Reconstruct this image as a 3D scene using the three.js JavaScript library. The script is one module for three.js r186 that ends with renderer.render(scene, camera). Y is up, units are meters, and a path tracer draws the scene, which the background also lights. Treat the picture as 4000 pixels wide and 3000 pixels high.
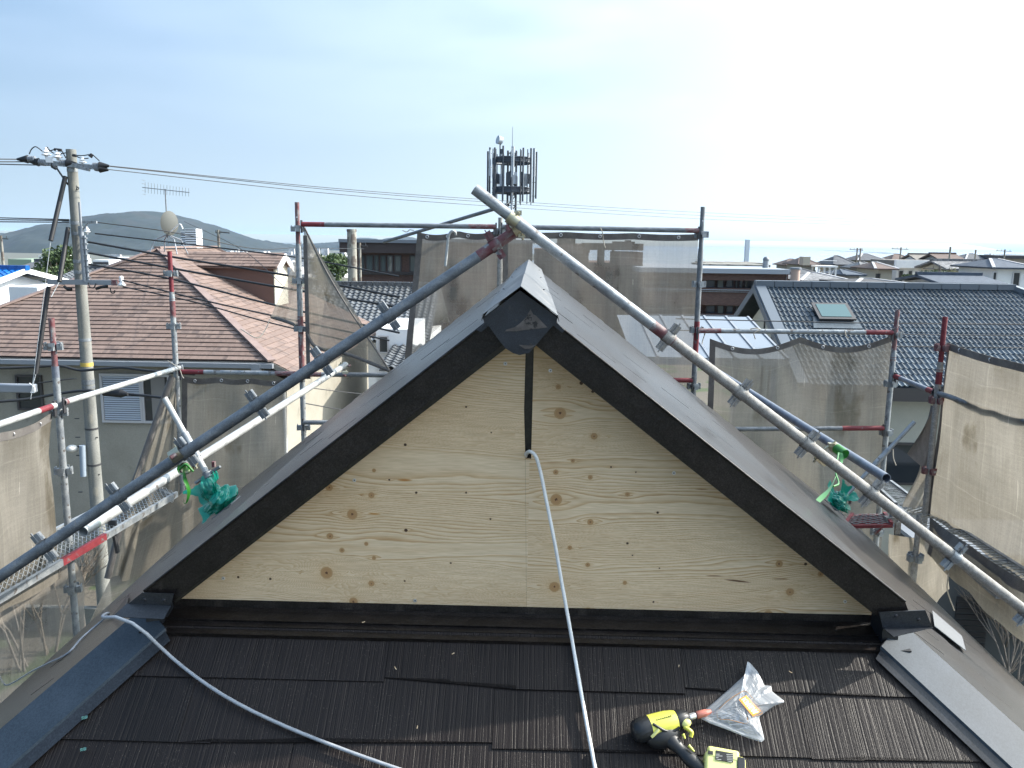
import * as THREE from 'three';
import { mergeGeometries, mergeVertices, toCreasedNormals } from 'three/addons/utils/BufferGeometryUtils.js';
import { RoundedBoxGeometry } from 'three/addons/geometries/RoundedBoxGeometry.js';

// ---------- camera, sky, sun, exposure ----------
const scene = new THREE.Scene();
const EYE = new THREE.Vector3(0, 8.6, 0), FOCAL = 3233;
const camera = new THREE.PerspectiveCamera(2 * Math.atan(1500 / FOCAL) * 180 / Math.PI, 4 / 3, 0.05, 20000);
camera.position.copy(EYE);
camera.rotation.order = 'YXZ';
camera.rotation.set(-0.170, 0.0227, 0.014);
camera.updateMatrixWorld(true);
const renderer = new THREE.WebGLRenderer({ antialias: true });
renderer.setSize(1024, 768);
renderer.toneMapping = THREE.LinearToneMapping;
renderer.toneMappingExposure = 1.6;
renderer.shadowMap.enabled = true;
const SUN = new THREE.Vector3(1, 0.70, -0.235).normalize();
const sun = new THREE.DirectionalLight(new THREE.Color(1.0, 0.93, 0.82), 5.0);
sun.position.copy(SUN).multiplyScalar(120).add(EYE); sun.target.position.copy(EYE); sun.castShadow = true; sun.shadow.radius = 1.0;
Object.assign(sun.shadow.camera, { left: -60, right: 60, top: 60, bottom: -60, near: 1, far: 400 });
sun.shadow.mapSize.set(4096, 4096);
scene.add(sun, sun.target);

// ---------- noise ----------
function rng(seed) { let s = seed >>> 0; return () => { s = (s + 0x6D2B79F5) | 0; let t = Math.imul(s ^ (s >>> 15), 1 | s); t = (t + Math.imul(t ^ (t >>> 7), 61 | t)) ^ t; return ((t ^ (t >>> 14)) >>> 0) / 4294967296; }; }
function hash(x, y, s) { let h = Math.imul(x, 374761393) ^ Math.imul(y, 668265263) ^ Math.imul(s, 2147483647 ^ 0x5bd1e995); h = Math.imul(h ^ (h >>> 13), 1274126177); return ((h ^ (h >>> 16)) >>> 0) / 4294967296; }
const mod = (a, n) => ((a % n) + n) % n;
function vnoise(x, y, px, py, s) {
  const xi = Math.floor(x), yi = Math.floor(y); let fx = x - xi, fy = y - yi; fx = fx * fx * (3 - 2 * fx); fy = fy * fy * (3 - 2 * fy);
  const x0 = px ? mod(xi, px) : xi, x1 = px ? mod(xi + 1, px) : xi + 1, y0 = py ? mod(yi, py) : yi, y1 = py ? mod(yi + 1, py) : yi + 1;
  const a = hash(x0, y0, s), b = hash(x1, y0, s), c = hash(x0, y1, s), d = hash(x1, y1, s);
  return a + (b - a) * fx + (c - a) * fy + (a - b - c + d) * fx * fy;
}
function fbm(x, y, px, py, s, oct = 4) { let v = 0, a = .5, t = 0; for (let i = 0; i < oct; i++) { v += a * vnoise(x, y, px, py, s + i * 17); t += a; x *= 2; y *= 2; px *= 2; py *= 2; a *= .5; } return v / t; }
const clamp = (x, a = 0, b = 1) => Math.min(b, Math.max(a, x)), lerp = (a, b, t) => a + (b - a) * t, sstep = (a, b, x) => { const t = clamp((x - a) / (b - a)); return t * t * (3 - 2 * t); };

// sky: hazy air, pale at the horizon, with the broad bright aureole of a sun that stands out of frame to the right
{
  const W = 1024, Hh = 512, d = new Float32Array(W * Hh * 4), v = new THREE.Vector3();
  for (let j = 0; j < Hh; j++) for (let i = 0; i < W; i++) {
    const el = ((j + .5) / Hh - .5) * Math.PI, az = ((i + .5) / W - .5) * 2 * Math.PI;
    v.set(Math.cos(el) * Math.cos(az), Math.sin(el), Math.cos(el) * Math.sin(az));
    const up = Math.max(0, v.y), th = Math.acos(clamp(v.dot(SUN), -1, 1)) * 180 / Math.PI;
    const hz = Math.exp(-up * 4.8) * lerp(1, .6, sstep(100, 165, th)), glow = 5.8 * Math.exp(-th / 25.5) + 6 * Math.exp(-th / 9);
    let r = lerp(.05, .33, hz), g = lerp(.185, .425, hz), b = lerp(.41, .485, hz);
    const ci = fbm(az * 2.6 + up * 5 + 7, up * 15 - az * 1.5, 0, 0, 91, 6), wisp = sstep(.46, .8, ci) * sstep(.03, .22, up) * .9 * Math.exp(-th / 34);
    r += glow * .92 + wisp; g += glow * .965 + wisp; b += glow * .94 + wisp;
    const o = (j * W + i) * 4; d[o] = r; d[o + 1] = g; d[o + 2] = b; d[o + 3] = 1;
  }
  const t = new THREE.DataTexture(d, W, Hh, THREE.RGBAFormat, THREE.FloatType);
  t.mapping = THREE.EquirectangularReflectionMapping; t.magFilter = t.minFilter = THREE.LinearFilter; t.wrapS = THREE.RepeatWrapping; t.needsUpdate = true;
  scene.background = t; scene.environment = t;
}
scene.fog = new THREE.FogExp2(new THREE.Color(.46, .68, 1.0), 0.000045);

// ---------- placing: a point of the picture at a stated distance in metres becomes a point of the place ----------
const V3 = (x, y, z) => new THREE.Vector3(x, y, z);
function ray(px, py) { return V3((px - 2000) / FOCAL, -(py - 1500) / FOCAL, -1).applyQuaternion(camera.quaternion); }
function at(px, py, z) { const d = ray(px, py); return d.multiplyScalar(-z / d.z).add(EYE); }
function onPlane(px, py, p, n) { const d = ray(px, py); return d.clone().multiplyScalar(p.clone().sub(EYE).dot(n) / d.dot(n)).add(EYE); }
const atY = (px, py, y) => { const d = ray(px, py); return d.multiplyScalar((y - EYE.y) / d.y).add(EYE); };

// ---------- textures ----------
function tex(w, h, f, { srgb = true, rx = 1, ry = 1, wrap = true } = {}) {
  const d = new Uint8Array(w * h * 4);
  for (let j = 0; j < h; j++) for (let i = 0; i < w; i++) { const c = f(i / w, j / h, i, j), o = (j * w + i) * 4; if (typeof c === 'number') { d[o] = d[o + 1] = d[o + 2] = clamp(c) * 255; } else { d[o] = clamp(c[0]) * 255; d[o + 1] = clamp(c[1]) * 255; d[o + 2] = clamp(c[2]) * 255; } d[o + 3] = c[3] === undefined ? 255 : clamp(c[3]) * 255; }
  const t = new THREE.DataTexture(d, w, h); if (srgb) t.colorSpace = THREE.SRGBColorSpace;
  t.wrapS = t.wrapT = wrap ? THREE.RepeatWrapping : THREE.ClampToEdgeWrapping; t.magFilter = THREE.LinearFilter; t.minFilter = THREE.LinearMipmapLinearFilter; t.generateMipmaps = true; t.repeat.set(rx, ry); t.needsUpdate = true; return t;
}
const mixc = (a, b, t) => [lerp(a[0], b[0], t), lerp(a[1], b[1], t), lerp(a[2], b[2], t)];
const lin2s = c => c <= .0031308 ? c * 12.92 : 1.055 * Math.pow(c, 1 / 2.4) - .055, L = (r, g, b) => [lin2s(r), lin2s(g), lin2s(b)];
function std(o) { const m = new THREE.MeshPhysicalMaterial(o); return m; }
const col = (r, g, b) => new THREE.Color().setRGB(r, g, b);
// mottled: two colours mixed by layered noise, sized in metres
function mottle(a, b, size, cells, seed, { stretch = 1, c = null, cut = .62, fine = .12, n = 256 } = {}) {
  return tex(n, n, (u, v) => {
    const k = fbm(u * cells, v * cells * stretch, cells, Math.round(cells * stretch), seed, 5), f = (hash(Math.floor(u * n), Math.floor(v * n), seed) - .5) * fine;
    let q = mixc(a, b, clamp((k - .3) * 2.2)); if (c) q = mixc(q, c, sstep(cut, cut + .1, fbm(u * cells + 3.3, v * cells * stretch, cells, Math.round(cells * stretch), seed + 50, 4)));
    return [q[0] + f, q[1] + f, q[2] + f];
  }, { rx: 1 / size, ry: 1 / size });
}
function bumpNoise(size, cells, seed, stretch = 1) { return tex(256, 256, (u, v) => fbm(u * cells, v * cells * stretch, cells, Math.round(cells * stretch), seed, 5), { srgb: false, rx: 1 / size, ry: 1 / size }); }
const noiseBump = bumpNoise(.3, 16, 5), coarseBump = bumpNoise(1.2, 8, 6);

const M = {};
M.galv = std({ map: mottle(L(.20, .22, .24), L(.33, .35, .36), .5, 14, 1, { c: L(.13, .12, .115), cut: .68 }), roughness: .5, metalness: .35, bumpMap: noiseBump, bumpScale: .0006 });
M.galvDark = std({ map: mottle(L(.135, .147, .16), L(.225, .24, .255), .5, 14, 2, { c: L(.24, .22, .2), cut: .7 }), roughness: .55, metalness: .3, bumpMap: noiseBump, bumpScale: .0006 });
M.white_pipe = std({ map: mottle(L(.34, .355, .355), L(.46, .475, .47), .4, 8, 3, { c: L(.3, .31, .31), cut: .66 }), roughness: .5, metalness: .2 });
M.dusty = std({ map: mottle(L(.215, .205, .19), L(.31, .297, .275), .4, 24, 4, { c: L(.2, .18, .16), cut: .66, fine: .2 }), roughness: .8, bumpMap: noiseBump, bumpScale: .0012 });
M.bluepipe = std({ map: mottle(L(.15, .17, .21), L(.2, .225, .27), .4, 10, 7), roughness: .42, metalness: .3 });
M.red = std({ map: mottle(L(.125, .012, .02), L(.18, .022, .03), .4, 10, 8, { c: L(.15, .11, .11), cut: .66 }), roughness: .6, bumpMap: noiseBump, bumpScale: .0005 });
M.redworn = std({ map: mottle(L(.13, .035, .04), L(.19, .165, .16), .35, 9, 9, { c: L(.24, .24, .24), cut: .62 }), roughness: .65, bumpMap: noiseBump, bumpScale: .0005 });
M.brass = std({ map: mottle(L(.42, .38, .26), L(.5, .47, .36), .1, 8, 10), roughness: .35, metalness: .7 });
M.steelDark = std({ color: col(.06, .06, .065), roughness: .5, metalness: .4 });
M.black = std({ color: col(.012, .012, .014), roughness: .55 });
M.blackGloss = std({ map: mottle(L(.008, .008, .009), L(.022, .02, .019), .2, 16, 11), roughness: .3, bumpMap: noiseBump, bumpScale: .001 });
M.rubber = std({ color: col(.014, .015, .017), roughness: .42 });
M.wire = std({ color: col(.02, .022, .026), roughness: .6 });
M.insul = std({ color: col(.75, .76, .78), roughness: .25 });
M.rope = std({ color: col(.42, .38, .32), roughness: .95 });
M.whiteCable = std({ map: mottle(L(.66, .66, .65), L(.78, .78, .76), .3, 10, 12, { c: L(.08, .08, .08), cut: .78 }), roughness: .5 });
M.greyCable = std({ map: mottle(L(.26, .28, .31), L(.34, .36, .39), .3, 10, 13), roughness: .55 });
M.greenTape = std({ color: col(.035, .24, .03), roughness: .35, transmission: .35, thickness: 0, side: THREE.DoubleSide });
M.greenBag = std({ color: col(.005, .40, .30), roughness: .3, transmission: .6, thickness: 0, side: THREE.DoubleSide, bumpMap: coarseBump, bumpScale: .004 });
M.concrete = std({ map: mottle(L(.155, .157, .145), L(.215, .215, .20), 1.6, 6, 14, { stretch: .5, c: L(.22, .21, .18), cut: .62 }), roughness: .9, bumpMap: noiseBump, bumpScale: .001 });
M.concreteDirty = std({ map: mottle(L(.17, .165, .15), L(.30, .29, .25), 1.6, 5, 15, { stretch: .5, c: L(.12, .10, .085), cut: .56 }), roughness: .9 });
// scaffold sheeting: an open weave, so part of what is behind shows between the threads
function sheetTex(a, b, stain, seed) {
  return tex(512, 512, (u, v, i, j) => {
    const k = fbm(u * 6, v * 3, 6, 3, seed, 5), s = fbm(u * 10, v * 5, 10, 5, seed + 9, 5), w = ((i + j) & 1) * .02 + (hash(i, j, seed) - .5) * .06;
    let c = mixc(a, b, clamp((k - .28) * 2.1)); c = mixc(c, stain, sstep(.56, .8, s) * .7);
    const dr = vnoise(u * 90, v * 4, 90, 4, seed + 3); if (dr > .955) c = mixc(c, [.93, .9, .84], .35);
    const fx = Math.abs(mod(u * 4 + .1 * (fbm(v * 6, 3, 6, 6, seed + 21, 2) - .5), 1) - .5), fy = Math.abs(mod(v * 4 + .1 * (fbm(u * 6, 7, 6, 6, seed + 22, 2) - .5), 1) - .5);   // lines left where it was folded for storage
    c = mixc(c, [.80, .78, .73], (Math.exp(-fx * fx * 9000) + Math.exp(-fy * fy * 9000)) * .28 * fbm(u * 12, v * 12, 12, 12, seed + 23, 2)); c = c.map(q => q * (.965 + .07 * vnoise(u * 170, v * 10, 170, 10, seed + 24)) * (.975 + .05 * vnoise(u * 10, v * 170, 10, 170, seed + 25)));
    return [c[0] + w, c[1] + w, c[2] + w];
  }, { rx: 1 / 1.7, ry: 1 / 1.7 });
}
const shTexA = sheetTex(L(.20, .18, .147), L(.285, .26, .22), L(.095, .077, .05), 20), shTexB = sheetTex(L(.235, .212, .182), L(.315, .288, .252), L(.13, .114, .096), 27), weave = tex(64, 64, (u, v, i, j) => (i % 4 < 2) === (j % 4 < 2) ? .8 : .2, { srgb: false, rx: 1 / .05, ry: 1 / .05 });
const sheetMat = (map, op, tr = .5) => std({ map, roughness: .95, transmission: tr, thickness: 0, opacity: op, transparent: true, side: THREE.DoubleSide, specularIntensity: .2 });
M.sheetThick = sheetMat(shTexA, .92, .45); M.sheetMid = sheetMat(shTexA, .80, .4); M.sheetThin = sheetMat(shTexB, .66, .4);
M.hem = std({ map: mottle(L(.11, .10, .095), L(.15, .14, .13), .4, 8, 29), roughness: .9, transmission: .12, thickness: 0, side: THREE.DoubleSide });

// ---------- building helpers ----------
const used = new Map();
function numbered(n) { const k = used.get(n) ?? -1; used.set(n, k + 1); return k < 0 ? n : `${n}_${String(k + 1).padStart(3, '0')}`; }
function thing(name, label, category, group, kind) { const o = new THREE.Group(); o.name = numbered(name); o.userData = { label, category }; if (group) o.userData.group = group; if (kind) o.userData.kind = kind; scene.add(o); return o; }
function norm(g) { const h = g.index ? g.toNonIndexed() : g; for (const k of Object.keys(h.attributes)) if (!['position', 'normal', 'uv'].includes(k)) h.deleteAttribute(k); if (!h.attributes.normal) h.computeVertexNormals(); if (!h.attributes.uv) h.setAttribute('uv', new THREE.BufferAttribute(new Float32Array(h.attributes.position.count * 2), 2)); return h; }
const join = gs => gs.length === 1 ? gs[0] : mergeGeometries(gs.map(norm));
function mesh(name, geos, mat, parent) {
  const g = Array.isArray(geos) ? join(geos) : geos, m = new THREE.Mesh(g, mat); m.name = name; m.castShadow = m.receiveShadow = true; (parent ?? scene).add(m); return m;
}
function single(name, geos, mat, label, category, group, kind) { const m = mesh(numbered(name), geos, mat); m.userData = { label, category }; if (group) m.userData.group = group; if (kind) m.userData.kind = kind; return m; }
function structure(name, geos, mat) { const m = mesh(numbered(name), geos, mat); m.userData.kind = 'structure'; return m; }
// uv in metres by the dominant axis of each face
function mUV(g) {
  g = norm(g); const p = g.attributes.position, n = g.attributes.normal, uv = new Float32Array(p.count * 2);
  for (let i = 0; i < p.count; i++) { const ax = Math.abs(n.getX(i)), ay = Math.abs(n.getY(i)), az = Math.abs(n.getZ(i)), x = p.getX(i), y = p.getY(i), z = p.getZ(i); const [u, v] = ay > ax && ay > az ? [x, z] : ax > az ? [z, y] : [x, y]; uv[2 * i] = u; uv[2 * i + 1] = v; }
  g.setAttribute('uv', new THREE.BufferAttribute(uv, 2)); return g;
}
const UP = V3(0, 1, 0);
function bar(a, b, r0, r1 = r0, seg = 14, open = false) { const d = b.clone().sub(a), l = d.length(), g = new THREE.CylinderGeometry(r1, r0, l, seg, Math.max(1, Math.round(l / 1.5)), open); const uv = g.attributes.uv; for (let i = 0; i < uv.count; i++) uv.setXY(i, uv.getX(i) * 6.28 * r0, uv.getY(i) * l); g.applyQuaternion(new THREE.Quaternion().setFromUnitVectors(UP, d.normalize())); g.translate((a.x + b.x) / 2, (a.y + b.y) / 2, (a.z + b.z) / 2); return g; }
// hollow pipe with a wall one can look into
function pipe(a, b, r, seg = 20) { const d = b.clone().sub(a).normalize(), inn = bar(b, a, r * .86, r * .86, seg, true); inn.index && inn.setIndex([...inn.index.array].reverse()); inn.computeVertexNormals(); const ring = (c, dir) => { const g = new THREE.RingGeometry(r * .86, r, seg); g.applyQuaternion(new THREE.Quaternion().setFromUnitVectors(V3(0, 0, 1), dir)); g.translate(c.x, c.y, c.z); return g; }; return join([bar(a, b, r, r, seg, true), inn, ring(a, d.clone().negate()), ring(b, d)]); }
function box(c, sx, sy, sz, q) { const g = new THREE.BoxGeometry(sx, sy, sz); if (q) g.applyQuaternion(q); g.translate(c.x, c.y, c.z); return mUV(g); }
function boxB(x0, x1, y0, y1, z0, z1) { const g = new THREE.BoxGeometry(Math.abs(x1 - x0), Math.abs(y1 - y0), Math.abs(z1 - z0)); g.translate((x0 + x1) / 2, (y0 + y1) / 2, (z0 + z1) / 2); return mUV(g); }
// beam of rectangular section from a to b: w across (horizontal-ish), h along `up`
function beam(a, b, w, h, up = UP) { const d = b.clone().sub(a), l = d.length(); d.normalize(); const s = d.clone().cross(up).normalize(), u = s.clone().cross(d); const g = new THREE.BoxGeometry(w, h, l); const uvg = mUV(g); uvg.applyMatrix4(new THREE.Matrix4().makeBasis(s, u, d.clone().negate())); uvg.translate((a.x + b.x) / 2, (a.y + b.y) / 2, (a.z + b.z) / 2); return uvg; }
function tube(pts, r, seg = 40, rad = 8, closed = false) { const c = new THREE.CatmullRomCurve3(pts, closed, 'centripetal'), g = new THREE.TubeGeometry(c, seg, r, rad, closed), l = c.getLength(), uv = g.attributes.uv; for (let i = 0; i < uv.count; i++) uv.setXY(i, uv.getY(i) * 6.28 * r, uv.getX(i) * l); return g; }
// flat polygon given by 3D points, thickened along `n` by t (n from back to front)
function slab(pts, n, t) {
  const nw = V3(0, 0, 0); pts.forEach((p, i) => { const b = pts[(i + 1) % pts.length]; nw.x += (p.y - b.y) * (p.z + b.z); nw.y += (p.z - b.z) * (p.x + b.x); nw.z += (p.x - b.x) * (p.y + b.y); }); if (nw.dot(n) < 0) nw.negate();
  const o = pts[0], u = pts[1].clone().sub(o).normalize(), w = nw.normalize(), v = w.clone().cross(u).normalize(); u.copy(v.clone().cross(w));
  const P = pts.map(p => { const d = p.clone().sub(o); return new THREE.Vector2(d.dot(u), d.dot(v)); });
  if (THREE.ShapeUtils.area(P) < 0) P.reverse();
  const g = new THREE.ExtrudeGeometry(new THREE.Shape(P), { depth: t, bevelEnabled: false });
  g.applyMatrix4(new THREE.Matrix4().makeBasis(u, v, w)); g.translate(o.x, o.y, o.z); return mUV(g);
}
function quad(a, b, c, d) { const g = new THREE.BufferGeometry(); g.setAttribute('position', new THREE.Float32BufferAttribute([a, b, c, a, c, d].flatMap(p => [p.x, p.y, p.z]), 3)); g.computeVertexNormals(); return mUV(g); }
function tri(...p) { const g = new THREE.BufferGeometry(); g.setAttribute('position', new THREE.Float32BufferAttribute(p.flatMap(q => [q.x, q.y, q.z]), 3)); g.computeVertexNormals(); return mUV(g); }
// surface from a function of (u, v), uv in metres given by sizes
function patch(f, nu, nv, su = 1, sv = 1) {
  const pos = [], uv = [], idx = []; for (let j = 0; j <= nv; j++) for (let i = 0; i <= nu; i++) { const p = f(i / nu, j / nv); pos.push(p.x, p.y, p.z); uv.push(i / nu * su, j / nv * sv); }
  for (let j = 0; j < nv; j++) for (let i = 0; i < nu; i++) { const a = j * (nu + 1) + i, b = a + 1, c = a + nu + 1, d = c + 1; idx.push(a, c, b, b, c, d); }
  const g = new THREE.BufferGeometry(); g.setAttribute('position', new THREE.Float32BufferAttribute(pos, 3)); g.setAttribute('uv', new THREE.Float32BufferAttribute(uv, 2)); g.setIndex(idx); g.computeVertexNormals(); return g;
}
// convex clipping of a polygon (list of [u,v]) by a convex counter-clockwise polygon
function clip(poly, by) { let out = poly; for (let i = 0; i < by.length && out.length; i++) { const [ax, ay] = by[i], [bx, by_] = by[(i + 1) % by.length], side = p => (bx - ax) * (p[1] - ay) - (by_ - ay) * (p[0] - ax), src = out; out = []; for (let k = 0; k < src.length; k++) { const p = src[k], q = src[(k + 1) % src.length], sp = side(p), sq = side(q); if (sp >= 0) out.push(p); if (sp >= 0 !== sq >= 0) { const t = sp / (sp - sq); out.push([p[0] + (q[0] - p[0]) * t, p[1] + (q[1] - p[1]) * t]); } } } return out; }
function area2(p) { let a = 0; for (let i = 0; i < p.length; i++) { const q = p[(i + 1) % p.length]; a += p[i][0] * q[1] - q[0] * p[i][1]; } return a / 2; }
// one slate: polygon in the slope's own (u, v), raised at its lower edge
function slateGeo(poly, O, U, V, N, v0, e, thick, lift, uvo) {
  const hgt = v => lift * (1 - (v - v0) / (e * 1.25)), P = (u, v, h) => O.clone().addScaledVector(U, u).addScaledVector(V, v).addScaledVector(N, h), pos = [], uv = [];
  const push = (p, t) => { pos.push(p.x, p.y, p.z); uv.push(t[0], t[1]); };
  const n = poly.length, top = poly.map(([u, v]) => P(u, v, hgt(v) + thick)), bot = poly.map(([u, v]) => P(u, v, hgt(v)));
  for (let i = 1; i < n - 1; i++) for (const k of [0, i, i + 1]) push(top[k], [poly[k][0] + uvo[0], poly[k][1] + uvo[1]]);
  for (let i = 0; i < n; i++) { const j = (i + 1) % n; for (const [q, k] of [[bot, i], [bot, j], [top, j], [bot, i], [top, j], [top, i]]) push(q[k], [poly[k][0] + uvo[0] + .013, poly[k][1] + uvo[1] + (q === bot ? .01 : 0)]); }
  const g = new THREE.BufferGeometry(); g.setAttribute('position', new THREE.Float32BufferAttribute(pos, 3)); g.setAttribute('uv', new THREE.Float32BufferAttribute(uv, 2)); g.computeVertexNormals(); return g;
}
// covers a roof face with slates; poly counter-clockwise in (u, v); the 300 largest-showing (keep) are parts, the rest one joined part
function slates(parent, O, U, V, poly, o) {
  const N = U.clone().cross(V).normalize(), R = rng(o.seed ?? 1), us = poly.map(p => p[0]), vs = poly.map(p => p[1]), u0 = Math.min(...us), u1 = Math.max(...us), v1 = Math.max(...vs), vb = Math.min(...vs), list = [];
  let row = 0;
  for (let v = vb + (o.start ?? 0); v < v1; v += o.e, row++) {
    let u = u0 - o.w * ((row * (o.shift ?? .47) + .31) % 1);
    for (; u < u1; u += o.w) {
      const g = o.gap ?? .004, ja = (R() - .5) * (o.jag ?? 0), jb = (R() - .5) * (o.jag ?? 0), m = u + o.w * (.3 + .4 * R()), m2 = u + o.w * (.1 + .15 * R());
      const raw = o.jag ? [[u + g / 2, v + ja], [m2, v + ja], [m2 + .004, v], [m, v], [m + .004, v + jb], [u + o.w - g / 2, v + jb], [u + o.w - g / 2, v + o.e * 1.25], [u + g / 2, v + o.e * 1.25]] : [[u + g / 2, v], [u + o.w - g / 2, v], [u + o.w - g / 2, v + o.e * 1.2], [u + g / 2, v + o.e * 1.2]];
      const q = clip(raw, poly); if (q.length < 3 || Math.abs(area2(q)) < .0015) continue;
      list.push([slateGeo(q, O, U, V, N, v, o.e, o.thick * (.85 + R() * .3), o.lift, [R() * 5, R() * 5]), o.mats[Math.floor(R() * o.mats.length)]]);
    }
  }
  const keep = o.keep ?? 300; list.slice(0, keep).forEach(([g, m]) => mesh(o.name, g, m, parent));
  if (list.length > keep) { const s = mesh(o.name + '_field', list.slice(keep).map(x => x[0]), o.mats[0], parent); s.userData.kind = 'stuff'; }
  return list.length;
}
// puts a thing's origin at its base
function ground(o) { o.updateMatrixWorld(true); const b = new THREE.Box3().setFromObject(o); if (b.isEmpty()) return o; const c = V3((b.min.x + b.max.x) / 2, b.min.y, (b.min.z + b.max.z) / 2); for (const k of o.children) k.position.sub(c); o.position.add(c); return o; }

// ---------- the roof being repaired ----------
const slateBump = (() => {
  const R = rng(77), lines = []; for (let x = 0; x < 1;) { x += .006 + R() * R() * .05; lines.push([x % 1, .25 + .75 * R(), .0012 + R() * .0022]); }
  return tex(1024, 512, (u, v) => { const w = u + (fbm(u * 8, v * 3, 8, 3, 31, 3) - .5) * .012; let h = .62 + (fbm(u * 160, v * 6, 160, 6, 33, 3) - .5) * .42; for (const [x, dp, ww] of lines) { let d = Math.abs(w - x); d = Math.min(d, 1 - d); if (d < ww * 3) h -= dp * .55 * Math.exp(-(d * d) / (ww * ww)) * (.45 + .55 * vnoise(x * 50, v * 5, 0, 5, 35)); } return h + (hash(Math.floor(u * 1024), Math.floor(v * 512), 3) - .5) * .16; }, { srgb: false, rx: 1 / .62, ry: 1 / .9 });
})();
const slateMap = (a, b, seed, dust) => tex(512, 512, (u, v, i, j) => { const k = fbm(u * 40, v * 4, 40, 4, seed, 4), p = fbm(u * 5, v * 5, 5, 5, seed + 4, 5); let c = mixc(a, b, clamp(k * .7 + p * .6 - .25)); if (hash(i, j, seed) > 1 - dust * sstep(.45, .8, p)) c = mixc(c, [.62, .58, .52], .6); return c; }, { rx: 1 / .8, ry: 1 / .8 });
const mkSlate = (a, b, s, d, r) => std({ map: slateMap(a, b, s, d), roughness: r, bumpMap: slateBump, bumpScale: .0028, specularIntensity: .36 });
M.slate = [mkSlate(L(.012, .0092, .0086), L(.024, .0185, .017), 41, .015, .48), mkSlate(L(.0105, .0085, .0082), L(.021, .0165, .0155), 43, .025, .5), mkSlate(L(.013, .010, .0094), L(.025, .0195, .0178), 45, .01, .46)];
M.slateSide = M.slate.map(m => { const c = m.clone(); c.bumpScale = .0014; c.roughness = .32; c.specularIntensity = 1; c.sheen = .18; c.sheenColor = col(.62, .64, .68); c.sheenRoughness = .45; return c; });
M.rake = std({ map: mottle(L(.010, .0082, .0078), L(.018, .0145, .0135), .6, 9, 47, { c: L(.028, .023, .02), cut: .7 }), roughness: .36, specularIntensity: .55, bumpMap: noiseBump, bumpScale: .0012 });
M.capMetal = std({ map: mottle(L(.105, .107, .11), L(.15, .152, .155), .5, 7, 48, { c: L(.20, .19, .18), cut: .68, stretch: .4 }), roughness: .45, metalness: .25, bumpMap: coarseBump, bumpScale: .002 });
M.hipMetal = std({ map: mottle(L(.034, .046, .060), L(.044, .058, .075), .6, 7, 49, { fine: .06 }), roughness: .5, specularIntensity: .35 });
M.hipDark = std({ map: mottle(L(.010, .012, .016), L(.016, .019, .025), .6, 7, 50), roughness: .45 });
M.torn = std({ map: mottle(L(.009, .0115, .017), L(.016, .02, .029), .25, 6, 51, { c: L(.04, .034, .03), cut: .7 }), roughness: .5, bumpMap: coarseBump, bumpScale: .006 });
M.tornSpot = std({ map: mottle(L(.075, .065, .06), L(.12, .105, .1), .1, 6, 52, { c: L(.02, .018, .018), cut: .6 }), roughness: .8 });
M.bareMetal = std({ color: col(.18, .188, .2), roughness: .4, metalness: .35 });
M.screw = std({ color: col(.6, .6, .62), roughness: .35, metalness: .7 });
M.screwDark = std({ color: col(.03, .03, .035), roughness: .4, metalness: .4 });

// plywood: rotary-cut softwood veneer, rings bent round the knots
const ZG = 2.55;
const knots = [[2187, 1615, 24], [2320, 1705, 14], [2172, 1952, 24], [2305, 2040, 13], [2165, 2293, 22], [2297, 2385, 13], [2180, 1512, 11], [2237, 1800, 9], [2170, 1845, 11], [2305, 1865, 10], [2450, 1932, 10], [2225, 2140, 10], [2295, 2207, 10], [2440, 2277, 9], [3043, 2203, 15], [3085, 2313, 17], [3000, 2400, 18], [3205, 2243, 12], [2568, 2003, 5], [2386, 1825, 4], [2483, 1845, 3], [2450, 2123, 5], [3146, 2204, 6], [1375, 2010, 22], [1450, 1935, 13], [1275, 2238, 26], [1450, 2280, 13], [1288, 2095, 14], [1335, 2150, 11], [1430, 2125, 9], [1460, 2180, 9], [1380, 2350, 18], [1585, 2072, 7], [1625, 1925, 5], [1820, 1925, 4], [1582, 1738, 6], [1460, 1838, 8], [1820, 1590, 4], [1918, 1690, 3], [1915, 2028, 4], [1760, 2200, 4], [1580, 2270, 4], [1285, 1905, 15], [1055, 2262, 5], [930, 2255, 5], [2270, 1497, 7], [2315, 1530, 6], [2552, 2352, 4], [1520, 1875, 4], [2470, 2170, 3], [2575, 2220, 3]].map(([x, y, r]) => { const p = at(x, y, ZG); return [p.x, p.y, r / FOCAL * ZG]; });
const streaks = [[1580, 1876, 34, 6, [.62, .38, .12]], [1462, 2008, 30, 5, [.66, .44, .18]], [2880, 2270, 60, 5, [.24, .12, .05]], [2790, 2250, 40, 3, [.4, .24, .12]], [3050, 2262, 40, 3, [.45, .28, .14]], [2740, 1912, 30, 2.5, [.5, .33, .18]]].map(([x, y, w, h, c]) => { const p = at(x, y, ZG); return [p.x, p.y, w / FOCAL * ZG, h / FOCAL * ZG, c]; });
const PX0 = -1.28, PX1 = 1.28, PY0 = 7.32, PY1 = 8.42;
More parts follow.
